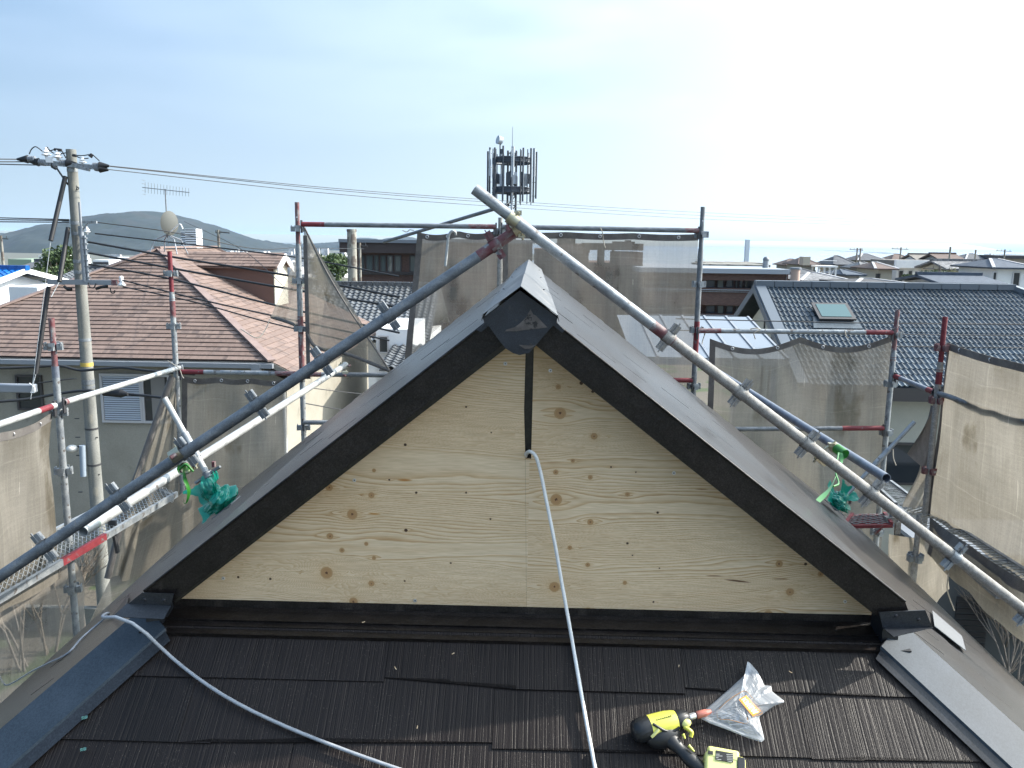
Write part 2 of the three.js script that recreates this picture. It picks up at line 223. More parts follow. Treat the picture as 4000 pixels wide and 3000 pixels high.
const plyField = (x, y) => {
  const seam = x > .001 ? 300 : 0; let w = 0, kd = 9, kr = 1, near = 0;
  for (const [kx, ky, r] of knots) { const dx = x - kx, dy = y - ky; if (Math.abs(dx) > r * 12 || Math.abs(dy) > r * 6) continue; const e = Math.exp(-(dx * dx) / (r * r * 14) - (dy * dy) / (r * r * 5)); w += (dy >= 0 ? -1 : 1) * e * r * 1.15 * Math.min(1, Math.abs(dy) / (r * .35)); const d = Math.hypot(dx, dy) / r; near = Math.max(near, Math.exp(-Math.max(0, d - 1) * .9) * Math.min(1, r / .012)); if (d < kd) { kd = d; kr = r; } }
  const big = fbm(x * 1.1 + seam, y * 4.6, 0, 0, 61, 3) * .145, mid = fbm(x * 5 + seam, y * 26, 0, 0, 63, 4) * .016, yy = y + w + big + mid;
  return [yy, kd, kr, near];
};
const plyTex = tex(2048, 1024, (u, v, i, j) => {
  const x = lerp(PX0, PX1, u), y = lerp(PY0, PY1, v), [yy, kd, kr, near] = plyField(x, y);
  const seam = x > .001 ? 40 : 0, dens = 52 + 36 * fbm(yy * 3 + seam, 3.3, 0, 0, 65, 2), ph = yy * dens + fbm(x * 2 + seam, y * 30, 0, 0, 66, 2) * .5, fr = ph - Math.floor(ph);
  const late = Math.pow(fr, 3) * (1 - sstep(.93, 1, fr)) * (.45 + .8 * fbm(Math.floor(ph) * 1.7, x * 1.2 + seam, 0, 0, 67, 2)), fine = (fbm(x * 26, y * 620, 0, 0, 68, 2) - .5) * .13;
  const tone = fbm(x * 1.3 + seam, y * 5, 0, 0, 69, 4);
  let c = mixc(L(.62, .465, .295), L(.72, .57, .39), tone); c = mixc(c, L(.40, .22, .085), late * (.5 + .9 * fbm(x * 2.2 + seam, y * 9, 0, 0, 72, 3))); c = c.map(q => q + fine);
  c = mixc(c, L(.46, .25, .09), near * .30 * (.6 + .6 * late));
  if (kd < 1) { const ring = .5 + .5 * Math.sin(kd * kr * 1500 + 3 * fbm(x * 90, y * 90, 0, 0, 70, 2)); c = mixc(L(.44, .26, .12), L(.33, .175, .07), ring * .7); if (kd < .05 + .3 * fbm(x * 300, y * 300, 0, 0, 71, 2)) c = L(.12, .055, .025); c = mixc(c, L(.44, .28, .13), sstep(.65, 1, kd) * .8); if (kr < .006) c = L(.06, .03, .015); }
  for (const [sx, sy, sw, sh, sc] of streaks) { const dx = (x - sx) / sw, dy = (y - sy + dx * sw * .1 * (sw > .04 ? 1 : 0)) / sh, q = dx * dx + dy * dy; if (q < 1) c = mixc(c, sc, (1 - q) * .85); }
  return c;
}, { rx: 1 / (PX1 - PX0), ry: 1 / (PY1 - PY0) });
plyTex.offset.set(-PX0 / (PX1 - PX0), -PY0 / (PY1 - PY0));
M.ply = std({ map: plyTex, roughness: .62, bumpMap: noiseBump, bumpScale: .0003 });

const house = thing('gabled_house', 'house roof under repair with bare plywood gable and dark slates', 'house');
const G = (x, y, z = ZG) => at(x, y, z), FRONT = V3(0, 0, 1);
{
  // two plywood sheets with a narrow slot between them at the top
  const left = mesh('plywood_panel', slab([[640, 2362], [2056.2, 2395], [2052, 1789], [2047, 1600], [2053, 1375], [2052, 1240], [2030, 1240], [640, 2330]].map(p => G(...p, ZG + .012)), FRONT, .012), M.ply, house);
  const right = mesh('plywood_panel', slab([[2056.9, 2395], [3440, 2430], [3430, 2390], [2088, 1240], [2085, 1375], [2076, 1740], [2075, 1789], [2052.7, 1789]].map(p => G(...p, ZG + .012)), FRONT, .012), M.ply, house);
  for (const [x, y] of [[1974, 1420], [1385, 1875], [873, 2258], [1622, 2345], [2150, 1447], [2632, 1847], [3300, 2349]]) {
    const c = G(x, y), head = new THREE.CylinderGeometry(.0058, .0052, .003, 14); head.rotateX(Math.PI / 2); head.translate(c.x, c.y, c.z + .0012);
    const s = mesh('screw', head, M.screw, x < 2055 ? left : right);
    mesh('cross_slot', [.6, 2.17].map(a => box(V3(c.x, c.y, c.z + .0028), .006, .0013, .0004, new THREE.Quaternion().setFromAxisAngle(FRONT, a))), M.black, s);
  }
  mesh('light_backing', slab([[600, 2400], [3520, 2440], [2035, 1240]].map(p => G(...p, ZG + .10)), FRONT, .02), M.black, house);  // added black board, stops light from behind showing through the panel joint
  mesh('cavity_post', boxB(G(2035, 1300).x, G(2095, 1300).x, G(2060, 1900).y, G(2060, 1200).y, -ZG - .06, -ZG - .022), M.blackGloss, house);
}
// the two main slopes: planes that run back from the rakes
const RX = -0.033, RY = 8.4426, MR = 0.768, ML = 0.806, ZV = 2.43, ZB = 6.85, HT = 0.76;
const PB = at(2060, 2400, 2.5), HN = V3(0, 1, HT).normalize();           // the hip slope below the gable
const RVx = 1.165, LVx = -1.205, COURSE = .182;
const VR = V3(-1, MR, 0).normalize(), UR = V3(0, 0, -1), NR = UR.clone().cross(VR), VL = V3(1, ML, 0).normalize(), UL = V3(0, 0, 1), NL = UL.clone().cross(VL), UF = V3(1, 0, 0), VF = V3(0, HT, -1).normalize();
const O0 = V3(RX, RY, 0), sl = m => Math.hypot(1, m);
const cR = -(RVx - RX) * sl(MR), cL = -(RX - LVx) * sl(ML);
// below the gable each side slope tilts a little so that it meets the hip slope along the hip
const lowerSlope = (s, m, xb) => { const A = V3(xb, RY - m * Math.abs(xb - RX), -ZB), C = V3(xb, 0, -2.455); C.y = PB.y - HT * .045; const along = C.clone().sub(A).normalize(), U = s > 0 ? along.clone().negate() : along, N = U.clone().cross(V3(-s, m, 0)).normalize(), V = N.clone().cross(U).normalize(), hip = N.clone().cross(HN).normalize(); if (hip.z < 0) hip.negate(); return { A, C, U, V, N, hip }; };
const LR = lowerSlope(1, MR, RVx), LL = lowerSlope(-1, ML, LVx);
{
  const t = { w: .606, e: COURSE, thick: .0055, lift: .006, mats: M.slateSide, name: 'slate', jag: .012, gap: .0015, shift: .5 };
  const oR = O0.clone().addScaledVector(NR, -.0125), oL = O0.clone().addScaledVector(NL, -.0125), P = (o, U, V) => ([u, v]) => o.clone().addScaledVector(U, u).addScaledVector(V, v);
  const zf = ZV + .014, polyRu = [[zf, cR], [ZB, cR], [ZB, -.02], [zf, -.02]], polyLu = [[-ZB, cL], [-zf, cL], [-zf, -.02], [-ZB, -.02]];
  const low = q => { const d = p => { const k = p.clone().sub(q.A); return [k.dot(q.U), k.dot(q.V)]; }, e = -COURSE * 11, h = q.C.clone().addScaledVector(q.hip, -e / -q.hip.dot(q.V)), H = d(h), C = d(q.C); return q.U.z < 0 ? [H, [0, H[1]], [0, 0], C] : [[0, H[1]], H, C, [0, 0]]; };
  const mk = (o, U, V, N, poly, q, label, seed) => { const pl = low(q), qa = q.A.clone().addScaledVector(q.N, -.0125); const r = mesh('roof_slope', [slab(poly.map(P(o.clone().addScaledVector(N, -.03), U, V)), N, .029), slab(pl.map(P(qa.clone().addScaledVector(q.N, -.03), q.U, q.V)), q.N, .029)], M.rake, house); r.userData.label = label; slates(r, o, U, V, poly, { ...t, seed }); slates(r, qa, q.U, q.V, pl, { ...t, seed: seed + 9 }); };
  mk(oR, UR, VR, NR, polyRu, LR, 'sunlit slope of dark slates', 3); mk(oL, UL, VL, NL, polyLu, LL, 'shaded slope of dark slates', 5);
  // hip slope in front of the gable
  const lo = onPlane(1200, 2655, PB, HN), v1 = lo.clone().sub(PB).dot(VF), oF = PB.clone(), vb = v1 - COURSE * 13, dz = -vb * Math.abs(VF.z), hipR = LR.hip.x / LR.hip.z, hipL = -LL.hip.x / LL.hip.z;
  const vt = onPlane(2060, 2512, PB, HN).sub(PB).dot(VF) + .035, tz = -vt * Math.abs(VF.z), polyF = [[LVx - hipL * (dz - .045) - PB.x, vb], [RVx + hipR * (dz - .045) - PB.x, vb], [RVx + hipR * (tz - .045) - PB.x, vt], [LVx - hipL * (tz - .045) - PB.x, vt]];
  const f = mesh('hip_slope', slab(polyF.map(P(oF.clone().addScaledVector(HN, -.045), UF, VF)), HN, .03), M.rake, house);
  slates(f, oF.clone().addScaledVector(HN, -.012), UF, VF, polyF, { ...t, mats: M.slate, w: .91, jag: .03, lift: .007, thick: .006, seed: 12, shift: .37 });
  // plaster walls under the eaves
  mesh('wall', boxB(-2.2, 2.0, 0, 5.2, -6.5, -.4), std({ map: mottle(L(.42, .38, .3), L(.5, .46, .38), 2, 6, 55), roughness: .9 }), house);
}
// rakes, trims, ridge caps, end piece
{
  const rk = (pts, zb, t, mat, name, label) => { const m = mesh(name, slab(pts.map(p => at(p[0], p[1], zb)), FRONT, t), mat, house); if (label) m.userData.label = label; return m; };
  const sh = (a, b, za) => a.map(([x, y]) => { const p = at(x, y, b); return [p.x, p.y]; });
  const face = (pts, name) => mesh(name, slab(pts.map(([x, y]) => { const p = at(x, y, ZV); return V3(p.x, p.y, -2.535); }), FRONT, 2.535 - ZV), M.rake, house);
  const rb = (s, m, xc, low) => { const T = x => V3(RX + s * x, RY - m * x + .0035, -2.535), lo = low.map(([x, y]) => { const p = at(x, y, ZV); return V3(p.x, p.y, -2.535); }); mesh('rake_board', slab([T(0), T(xc), ...lo, V3(RX, lo[lo.length - 1].y - .01, -2.535)], FRONT, 2.535 - ZV), M.rake, house); mesh('rake_lip', bar(T(.05).setZ(-ZV + .002), T(xc).setZ(-ZV + .002), .004, .004, 8), M.rake, house); };
  rb(1, MR, RVx - RX + .0, [[3560, 2420], [3436, 2412], [2090, 1342]]); rb(-1, ML, RX - LVx + .0, [[560, 2350], [676, 2352], [1970, 1342]]);
  const trim = (pts) => mesh('rake_trim', slab(pts.map(([x, y]) => { const p = at(x, y, 2.50); return V3(p.x, p.y, -2.535); }), FRONT, .03), M.blackGloss, house);
  trim([[2080, 1300], [3460, 2395], [3444, 2424], [2086, 1345]]); trim([[1990, 1300], [660, 2330], [684, 2358], [1984, 1356]]);
  // ridge caps: folded metal, each lapped over the next
  const yA = 8.4657, seg = [[2.39, 3.32, .010], [3.26, 4.62, .003], [4.56, 5.9, 0], [5.84, 6.9, -.004]];
  for (const [z0, z1, h] of seg) {
    const A = y => V3(RX, yA + h + y, 0), w = .109, dr = .083;
    const sec = s => [V3(RX, yA + h, 0), V3(RX + s * w, yA + h - dr, 0), V3(RX + s * (w + .004), yA + h - dr - .018, 0)];
    const gs = []; for (const s of [-1, 1]) { const [a, b, c] = sec(s); for (const [p, q] of [[a, b], [b, c]]) { const n = V3(-(q.y - p.y), q.x - p.x, 0).multiplyScalar(s).normalize().multiplyScalar(s > 0 ? 1 : 1); if (n.y < 0 && p === a) n.negate(); gs.push(slab([V3(p.x, p.y, -z0), V3(q.x, q.y, -z0), V3(q.x, q.y, -z1), V3(p.x, p.y, -z1)].map(x => x.addScaledVector(n, -.0015)), n, .0015)); } }
    const c = mesh('ridge_cap', gs, M.capMetal, house);
    for (const s of [-1, 1]) for (const zz of [z1 - .08]) { const g = new THREE.CylinderGeometry(.004, .004, .003, 8); g.translate(RX + s * w * .72, yA + h - dr * .72 + .003, -zz); mesh('nail_head', g, M.screwDark, c); }
  }
  const Z0 = (x, y) => [1700 + x / 2.765, 900 + y / 2.765];
  const out = [[915, 648], [515, 950], [535, 1015], [580, 1035], [640, 1120], [700, 1200], [760, 1275], [840, 1325], [910, 1347], [1010, 1325], [1075, 1260], [1130, 1190], [1260, 1040], [1310, 1000], [1322, 940]].map(p => Z0(...p));
  const e = mesh('gable_end_cover', slab(out.map(([x, y]) => { const p = at(x, y, 2.405); return V3(p.x, p.y, -2.46); }), FRONT, .055), M.torn, house); e.userData.label = 'torn dark cover over the gable peak';
  const spot = [[1030, 850], [1060, 910], [1090, 920], [1150, 985], [1212, 1048], [1080, 1062], [960, 1075], [880, 1090], [760, 1088], [735, 1120], [770, 1070], [860, 1045], [920, 1000], [980, 940]].map(p => Z0(...p));
  mesh('torn_patch', slab(spot.map(([x, y]) => { const p = at(x, y, 2.404); return V3(p.x, p.y, -2.404); }), FRONT, .0015), M.tornSpot, e);
  const spot2 = [[905, 1235], [1030, 1245], [1085, 1240], [1010, 1285], [960, 1275]].map(p => Z0(...p));
  mesh('torn_patch', slab(spot2.map(([x, y]) => { const p = at(x, y, 2.404); return V3(p.x, p.y, -2.404); }), FRONT, .0015), M.tornSpot, e);
  // short stepped shoulders beside the end cover
  for (const q of [[[2150, 1262], [2178, 1262], [2206, 1290], [2196, 1300]], [[1862, 1290], [1895, 1262], [1912, 1270], [1880, 1296]]]) mesh('rake_shoulder', slab(q.map(p => { const k = at(...p, 2.415); return V3(k.x, k.y, -2.46); }), FRONT, .05), M.torn, house);
}
// flashing at the foot of the gable: folded sheet with two raised seams
{
  const yb = at(2060, 2392, ZG).y, low = onPlane(2060, 2512, PB, HN), x0 = LVx - .02, x1 = RVx + .03;
  const prof = [[-ZG + .002, yb + .02], [-ZG + .004, yb - .004], [-ZG + .016, yb - .01]], s = low.clone().sub(V3(0, prof[2][1], prof[2][0])), st = (f, h) => [prof[2][0] + s.z * f + HN.z * h, prof[2][1] + s.y * f + HN.y * h];
  const pts = [...prof, st(.38, .002), st(.40, .012), st(.46, .012), st(.48, .004), st(.62, .004), st(.64, .011), st(.70, .011), st(.72, .004), st(1, .010), [low.z - .002, low.y - .014]];
  const pos = []; for (let i = 0; i < pts.length - 1; i++) { const [za, ya] = pts[i], [zb, y2] = pts[i + 1]; pos.push(V3(x0, ya, za), V3(x0, y2, zb), V3(x1, y2, zb), V3(x0, ya, za), V3(x1, y2, zb), V3(x1, ya, za)); }
  mesh('base_flashing', tri(...pos), M.rake, house);
}
// hip caps and the folded corner pieces
{
  const R = rng(5);
  for (const s of [1, -1]) {
    const q = s > 0 ? LR : LL, c = q.C.clone().addScaledVector(q.hip, -.02), dn = q.hip.clone(), end = q.C.clone().addScaledVector(dn, 2.6), ac = V3(s * dn.z, 0, -s * s * Math.abs(dn.x)).normalize(), up = V3(0, 1, 0).addScaledVector(dn, -dn.y).normalize(), upv = V3(0, 1, 0);
    const P = (p, a, h) => p.clone().addScaledVector(ac, a).addScaledVector(upv, h);
    const sect = [[-.074, -.034], [-.070, -.014], [.066, .022], [.070, -.045]];
    const gs = []; for (let i = 0; i < sect.length - 1; i++) { const a0 = P(c, ...sect[i]), a1 = P(c, ...sect[i + 1]), b0 = P(end, ...sect[i]), b1 = P(end, ...sect[i + 1]); gs.push(s > 0 ? quad(a0, b0, b1, a1) : quad(a0, a1, b1, b0)); }
    const cap = mesh('hip_cap', gs, M.hipMetal, house); cap.userData.label = s > 0 ? 'grey hip cap in the sun' : 'dark hip cap in the shade';
    const fl = (a, h) => P(c, a, h), fe = (a, h) => P(end, a, h), drop = HT * Math.abs(ac.z) ;
    const f0 = [-.104, -.104 * drop + .010], f1 = [-.069, -.069 * drop + .014];
    mesh('hip_flange', s > 0 ? quad(fl(...f0), fe(...f0), fe(...f1), fl(...f1)) : quad(fl(...f0), fl(...f1), fe(...f1), fe(...f0)), M.hipDark, cap);
    mesh('end_plate', slab([fl(...sect[0]), fl(...sect[1]), fl(...sect[2]), fl(...sect[3])], dn.clone().negate(), .003), M.hipDark, cap);
  }
  for (const [x, q] of [[RVx - .02, LR], [LVx + .02, LL]]) mesh('corner_sun_block', boxB(x - .03, x + .02, q.C.y - .03, q.C.y + .08, -2.54, -2.45), M.hipDark, house);  // added filler, keeps sun from leaking between rake end and corner cover
  const Pz = (pts, z) => pts.map(p => at(p[0], p[1], z));
  const cv = (pts, z, sc) => { const m = mesh('corner_cover', slab(Pz(pts, z), FRONT, .003), M.hipDark, house); for (const [x, y] of sc) { const g = new THREE.SphereGeometry(.006, 10, 6); g.scale(1, 1, .5); const p = at(x, y, z - .003); g.translate(p.x, p.y, p.z); mesh('screw', g, M.screwDark, m); } return m; };
  cv([[3432, 2390], [3575, 2384], [3613, 2382], [3643, 2455], [3448, 2455]], 2.415, [[3500, 2406], [3588, 2420]]);
  cv([[556, 2314], [680, 2318], [668, 2370], [495, 2362]], 2.415, [[640, 2345], [565, 2343]]);
  mesh('corner_apron', slab([at(3446, 2452, 2.412), at(3645, 2453, 2.412), at(3490, 2489, 2.34)], HN, .002), M.hipDark, house);
  mesh('corner_apron', slab([at(495, 2360, 2.412), at(668, 2368, 2.412), at(640, 2420, 2.36), at(440, 2410, 2.36)], HN, .002), M.hipDark, house);
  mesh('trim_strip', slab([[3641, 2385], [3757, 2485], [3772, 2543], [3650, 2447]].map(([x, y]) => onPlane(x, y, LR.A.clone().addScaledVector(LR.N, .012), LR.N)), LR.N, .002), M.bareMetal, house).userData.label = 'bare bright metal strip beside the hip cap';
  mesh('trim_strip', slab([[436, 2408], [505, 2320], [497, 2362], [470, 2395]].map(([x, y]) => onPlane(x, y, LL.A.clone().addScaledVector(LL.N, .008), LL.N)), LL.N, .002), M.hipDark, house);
}
ground(house);

// ---------- cables, driver, bag of screws on the roof ----------
const onHip = (x, y, h) => onPlane(x, y, PB.clone().addScaledVector(HN, h), HN), onR = (x, y, h) => onPlane(x, y, O0.clone().addScaledVector(NR, h), NR), onL = (x, y, h) => onPlane(x, y, O0.clone().addScaledVector(NL, h), NL);
{
  const pts = [at(2052, 1786, ZG + .02), at(2056, 1772, ZG - .004), at(2072, 1764, ZG - .03), at(2090, 1778, ZG - .035), at(2108, 1830, ZG - .035), at(2135, 1960, ZG - .05), at(2165, 2110, ZG - .07), at(2197, 2290, ZG - .09), at(2216, 2395, ZG - .11), onHip(2238, 2520, .014), onHip(2262, 2660, .016), onHip(2290, 2820, .014), onHip(2330, 3030, .016), onHip(2360, 3200, .016)];
  single('white_cable', tube(pts, .0058, 160, 10), M.whiteCable, 'white cable hanging from the plywood slot down over the slates', 'cable');
  const g = [onHip(1800, 3080, .014), onHip(1560, 3005, .014), onHip(1300, 2912, .014), onHip(1080, 2822, .015), onHip(905, 2735, .02), onHip(760, 2640, .016), onHip(650, 2550, .022), at(560, 2465, 2.335), at(500, 2425, 2.34), at(450, 2410, 2.34), at(415, 2412, 2.37), ...[[390, 2432], [330, 2482], [270, 2548], [190, 2590], [120, 2625], [60, 2662], [30, 2676], [12, 2666], [-8, 2625]].map(([x, y]) => onPlane(x, y, LL.A.clone().addScaledVector(LL.N, .008), LL.N))];
  single('grey_cable', tube(g, .0052, 200, 10), M.greyCable, 'grey cable snaking across the slates and over the dark hip cap', 'cable');
}
{
  // cordless impact driver lying on its side
  const t = thing('impact_driver', 'yellow and black cordless impact driver lying on the slates', 'power tool');
  const lime = std({ color: col(.62, .60, .09), roughness: .36, clearcoat: .2, clearcoatRoughness: .3 }), limeL = std({ color: col(.72, .70, .26), roughness: .4 }), grey = std({ color: col(.2, .2, .21), roughness: .4, metalness: .5 });
  const A = onHip(2478, 2858, .040), B = onHip(2712, 2796, .036), ax = B.clone().sub(A).normalize(), q = new THREE.Quaternion().setFromUnitVectors(UP, ax);
  const len = A.distanceTo(B), lathe = (prof, mat, name, parent = t, sq = 1) => { const g = new THREE.LatheGeometry(prof.map(([r, y]) => new THREE.Vector2(r, y)), 36); g.scale(1, 1, sq); g.applyQuaternion(q); g.translate(A.x, A.y, A.z); return mesh(name, mUV(toCreasedNormals(g, .7)), mat, parent); };
  const k = len / .145;
  lathe([[0, -.006], [.018, -.005], [.028, 0], [.0335, .010], [.035, .024], [.0345, .036]].map(([r, y]) => [r, y * k]), M.rubber, 'rear_cap');
  lathe([[.0345, .036], [.0342, .037], [.0348, .05], [.034, .078], [.031, .092], [.0285, .100]].map(([r, y]) => [r, y * k]), lime, 'motor_cover');
  lathe([[.0285, .100], [.029, .102], [.0275, .114], [.022, .126], [.014, .132], [.0105, .133]].map(([r, y]) => [r, y * k]), M.rubber, 'nose_bumper');
  lathe([[.0095, .133], [.0095, .145], [.0085, .148], [0, .148]].map(([r, y]) => [r, y * k]), M.screw, 'chuck');
  lathe([[.0085, .150], [.0105, .152], [.0105, .172], [.009, .176], [.0055, .186], [0, .187]].map(([r, y]) => [r, y * k]), std({ color: col(.46, .16, .12), roughness: .5 }), 'screw_bit');
  // soft black band and vents on the cover
  const side = HN.clone().cross(ax).normalize(), upn = ax.clone().cross(side).negate();
  const on = (y, ang, r) => A.clone().addScaledVector(ax, y * k).addScaledVector(HN, r * Math.cos(ang)).addScaledVector(side, r * Math.sin(ang));
  for (let i = 0; i < 8; i++) { const p = on(.052 + i * .0048, .15, .0342), g = new THREE.BoxGeometry(.0022, .0018, .006); g.applyQuaternion(q); g.translate(p.x, p.y, p.z); mesh('vent', g, M.black, t); }
  const band = []; for (let i = 0; i <= 14; i++) { const f = i / 14; band.push(on(.040 + f * .058, -.1 - 1.0 * Math.sin(f * 2.2), .0343)); } mesh('grip_band', tube(band, .0042, 40, 8), M.rubber, t);
  const lw = []; for (let i = 0; i <= 10; i++) { const f = i / 10; lw.push(on(.030 + f * .02, -1.1 + f * .5, .0345)); } mesh('badge', tube(lw, .005, 20, 8), limeL, t);
  // belly and handle
  const blob = (c, rx, ry, rz, mat, name) => { const g = new THREE.SphereGeometry(1, 28, 20); g.scale(rx, ry, rz); g.applyQuaternion(q); g.translate(c.x, c.y, c.z); return mesh(name, mUV(g), mat, t); };
  blob(onHip(2590, 2875, .030), .034, .052, .030, M.rubber, 'gear_housing');
  const hp = [onHip(2610, 2880, .034), onHip(2645, 2915, .033), onHip(2685, 2955, .032), onHip(2735, 3000, .032), onHip(2780, 3035, .032)];
  const curve = new THREE.CatmullRomCurve3(hp), hg = patch((u, v) => { const c = curve.getPoint(v), tg = curve.getTangent(v), sd = HN.clone().cross(tg).normalize(), a = u * Math.PI * 2, r = .021 - .003 * Math.sin(v * 3.1) + .002 * Math.sin(v * 14); return c.clone().addScaledVector(sd, Math.cos(a) * r * 1.05).addScaledVector(HN, Math.sin(a) * r * .9); }, 24, 30, .14, .2);
  mesh('handle', hg, M.rubber, t);
  for (const [x0, y0, x1, y1] of [[2668, 2868, 2676, 2886], [2690, 2912, 2712, 2936]]) { const a = onHip(x0, y0, .054), b = onHip(x1, y1, .053); mesh('handle_inlay', bar(a, b, .0048, .0025, 10), lime, t); }
  const tg = [onHip(2672, 2838, .05), onHip(2690, 2850, .05), onHip(2702, 2862, .046), onHip(2698, 2878, .04)]; mesh('trigger', tube(tg, .006, 20, 8), lime, t);
  blob(onHip(2680, 2825, .052), .012, .015, .010, limeL, 'direction_switch');
  // battery, its end cut off by the picture's edge
  const c0 = onHip(2755, 2932, .036), ux = onHip(2880, 2960, .036).sub(onHip(2740, 2935, .036)).normalize(), uy = HN.clone(), uz = ux.clone().cross(uy).normalize();
  const bb = new THREE.Matrix4().makeBasis(ux, uy, uz), bg = (w, h, d, r, x, y, z) => { const g = new RoundedBoxGeometry(w, h, d, 4, r); g.translate(x, y, z); g.applyMatrix4(bb); g.translate(c0.x, c0.y, c0.z); return mUV(g); };
  const bat = mesh('battery', [bg(.112, .060, .11, .010, .052, -.003, .062), bg(.088, .034, .032, .008, .046, .012, .010)], limeL, t);
  mesh('rating_plate', bg(.048, .002, .026, .001, .048, .0295, .018), std({ map: (() => { const cv = document.createElement('canvas'); cv.width = 128; cv.height = 64; const x = cv.getContext('2d'); x.fillStyle = '#161616'; x.fillRect(0, 0, 128, 64); x.fillStyle = '#b8b8b0'; for (let i = 0; i < 5; i++) x.fillRect(8, 8 + i * 11, 40 + (i * 37) % 60, 3); const tt = new THREE.CanvasTexture(cv); tt.colorSpace = THREE.SRGBColorSpace; tt.wrapS = tt.wrapT = THREE.RepeatWrapping; tt.repeat.set(25, 45); return tt; })(), roughness: .5 }), bat);
  mesh('release_button', bg(.022, .008, .034, .003, .094, .026, .028), M.rubber, bat);
  mesh('latch_pocket', bg(.014, .002, .010, .001, .010, .0295, .014), M.black, bat);
  ground(t);
}
{
  // clear plastic bag with screws
  const out = [[2726, 2797], [2790, 2742], [2850, 2690], [2905, 2640], [2936, 2612], [2920, 2584], [2930, 2590], [2958, 2622], [2976, 2655], [2986, 2676], [3012, 2680], [3016, 2700], [3060, 2735], [3062, 2744], [3020, 2760], [2966, 2800], [2976, 2845], [2986, 2888], [2972, 2898], [2910, 2878], [2840, 2850], [2770, 2824]];
  const b = thing('screw_bag', 'small clear plastic bag of screws with an orange print', 'bag');
  const ctr = [2880, 2762], R = rng(8);
  const edge = new THREE.CatmullRomCurve3(out.map(([x, y]) => V3(x, y, 0)), true, 'catmullrom', .15), hi = (u, f) => { const w = 1 - f * f; return .004 + .030 * Math.pow(w, .7) + .006 * (fbm(f * 3 + u * 5, u * 22, 0, 0, 81, 3) - .5) * Math.min(1, w * 3) + (f > .8 ? .012 * (f - .8) * 5 * Math.max(0, Math.sin((u - .08) * 9)) : 0); };
  const top = patch((u, v) => { const e = edge.getPoint(u), f = v, x = lerp(ctr[0], e.x, f), y = lerp(ctr[1], e.y, f); return onHip(x, y, .006 + hi(u, f)); }, 120, 26, 1, 1);
  const bot = patch((u, v) => { const e = edge.getPoint(u), f = v, x = lerp(ctr[0], e.x, f), y = lerp(ctr[1], e.y, f); return onHip(x, y, .0065 + (f > .8 ? Math.max(0, hi(u, f) - .006) : 0)); }, 120, 10, 1, 1);
  const film = std({ color: col(.86, .88, .9), roughness: .3, specularIntensity: .5, transmission: .8, thickness: 0, side: THREE.DoubleSide, bumpMap: tex(256, 256, (u, v) => fbm(u * 7, v * 9, 7, 9, 83, 5), { srgb: false }), bumpScale: .006 });
  mesh('film', [top, bot], film, b);
  const cv = document.createElement('canvas'); cv.width = 256; cv.height = 128; const x = cv.getContext('2d'); x.fillStyle = '#e08a10'; x.fillRect(0, 0, 256, 128); x.fillStyle = '#fff4e0'; x.font = 'bold 92px sans-serif'; x.textAlign = 'center'; x.textBaseline = 'middle'; x.fillText('KMEW', 128, 68, 236);
  const pt = new THREE.CanvasTexture(cv); pt.colorSpace = THREE.SRGBColorSpace;
  const a = [2886, 2732], c = [2915, 2716], dd = [2975, 2778], ee = [2940, 2798];
  const hgt = (px, py) => { const dx = px - ctr[0], dy = py - ctr[1], f = Math.min(1, Math.hypot(dx, dy) / 95); return .006 + .004 + .030 * Math.pow(1 - f * f, .7) + .006; };
  mesh('print', patch((u, v) => { const px = lerp(lerp(a[0], ee[0], u), lerp(c[0], dd[0], u), v), py = lerp(lerp(a[1], ee[1], u), lerp(c[1], dd[1], u), v); return onHip(px, py, hgt(px, py)); }, 16, 8), std({ map: pt, roughness: .5, side: THREE.DoubleSide }), b);
  const out2 = [[2800, 2780], [2830, 2748], [2880, 2712], [2912, 2700], [2945, 2735], [2978, 2782], [2940, 2800]]; mesh('print_line', tube(out2.map(([px, py]) => onHip(px, py, hgt(px, py) + .001)), .0008, 60, 6), std({ color: col(.4, .18, .04), roughness: .6 }), b);
  const out3 = [[2800, 2782], [2806, 2806], [2850, 2812], [2920, 2824], [2918, 2800]]; mesh('print_line', tube(out3.map(([px, py]) => onHip(px, py, hgt(px, py) + .001)), .0008, 60, 6), std({ color: col(.4, .18, .04), roughness: .6 }), b);
  ground(b);
  for (let i = 0; i < 18; i++) {
    const px = 2770 + R() * 170, py = 2790 + (px - 2770) * .28 + (R() - .5) * 34, an = -.1 + (R() - .5) * .9, h = .009 + R() * .010, s1 = onHip(px - 26 * Math.cos(an), py - 18 * Math.sin(an), h), s2 = onHip(px + 26 * Math.cos(an), py + 18 * Math.sin(an), h);
    single('loose_screw', [bar(s1, s2, .0016, .0014, 7), bar(s2, s2.clone().addScaledVector(s2.clone().sub(s1).normalize(), .002), .002, .0038, 8)], M.screw, 'steel screw lying inside the clear plastic bag', 'screw', 'screws in the clear bag');
  }
  // chips of wood and scraps left on the slates
  const spots = [[2652, 2601], [1630, 2840], [1545, 2610], [1420, 2430], [3088, 2625], [1770, 2553]];
  spots.forEach(([px, py], i) => single('wood_chip', box(onHip(px, py, .016), (.007 + .004 * R()), .0015, .002, new THREE.Quaternion().setFromEuler(new THREE.Euler(.6, R() * 6, 0))), M.ply, 'tiny pale wood chip lying on the dark slates', 'wood chip', 'wood chips on the slates'));
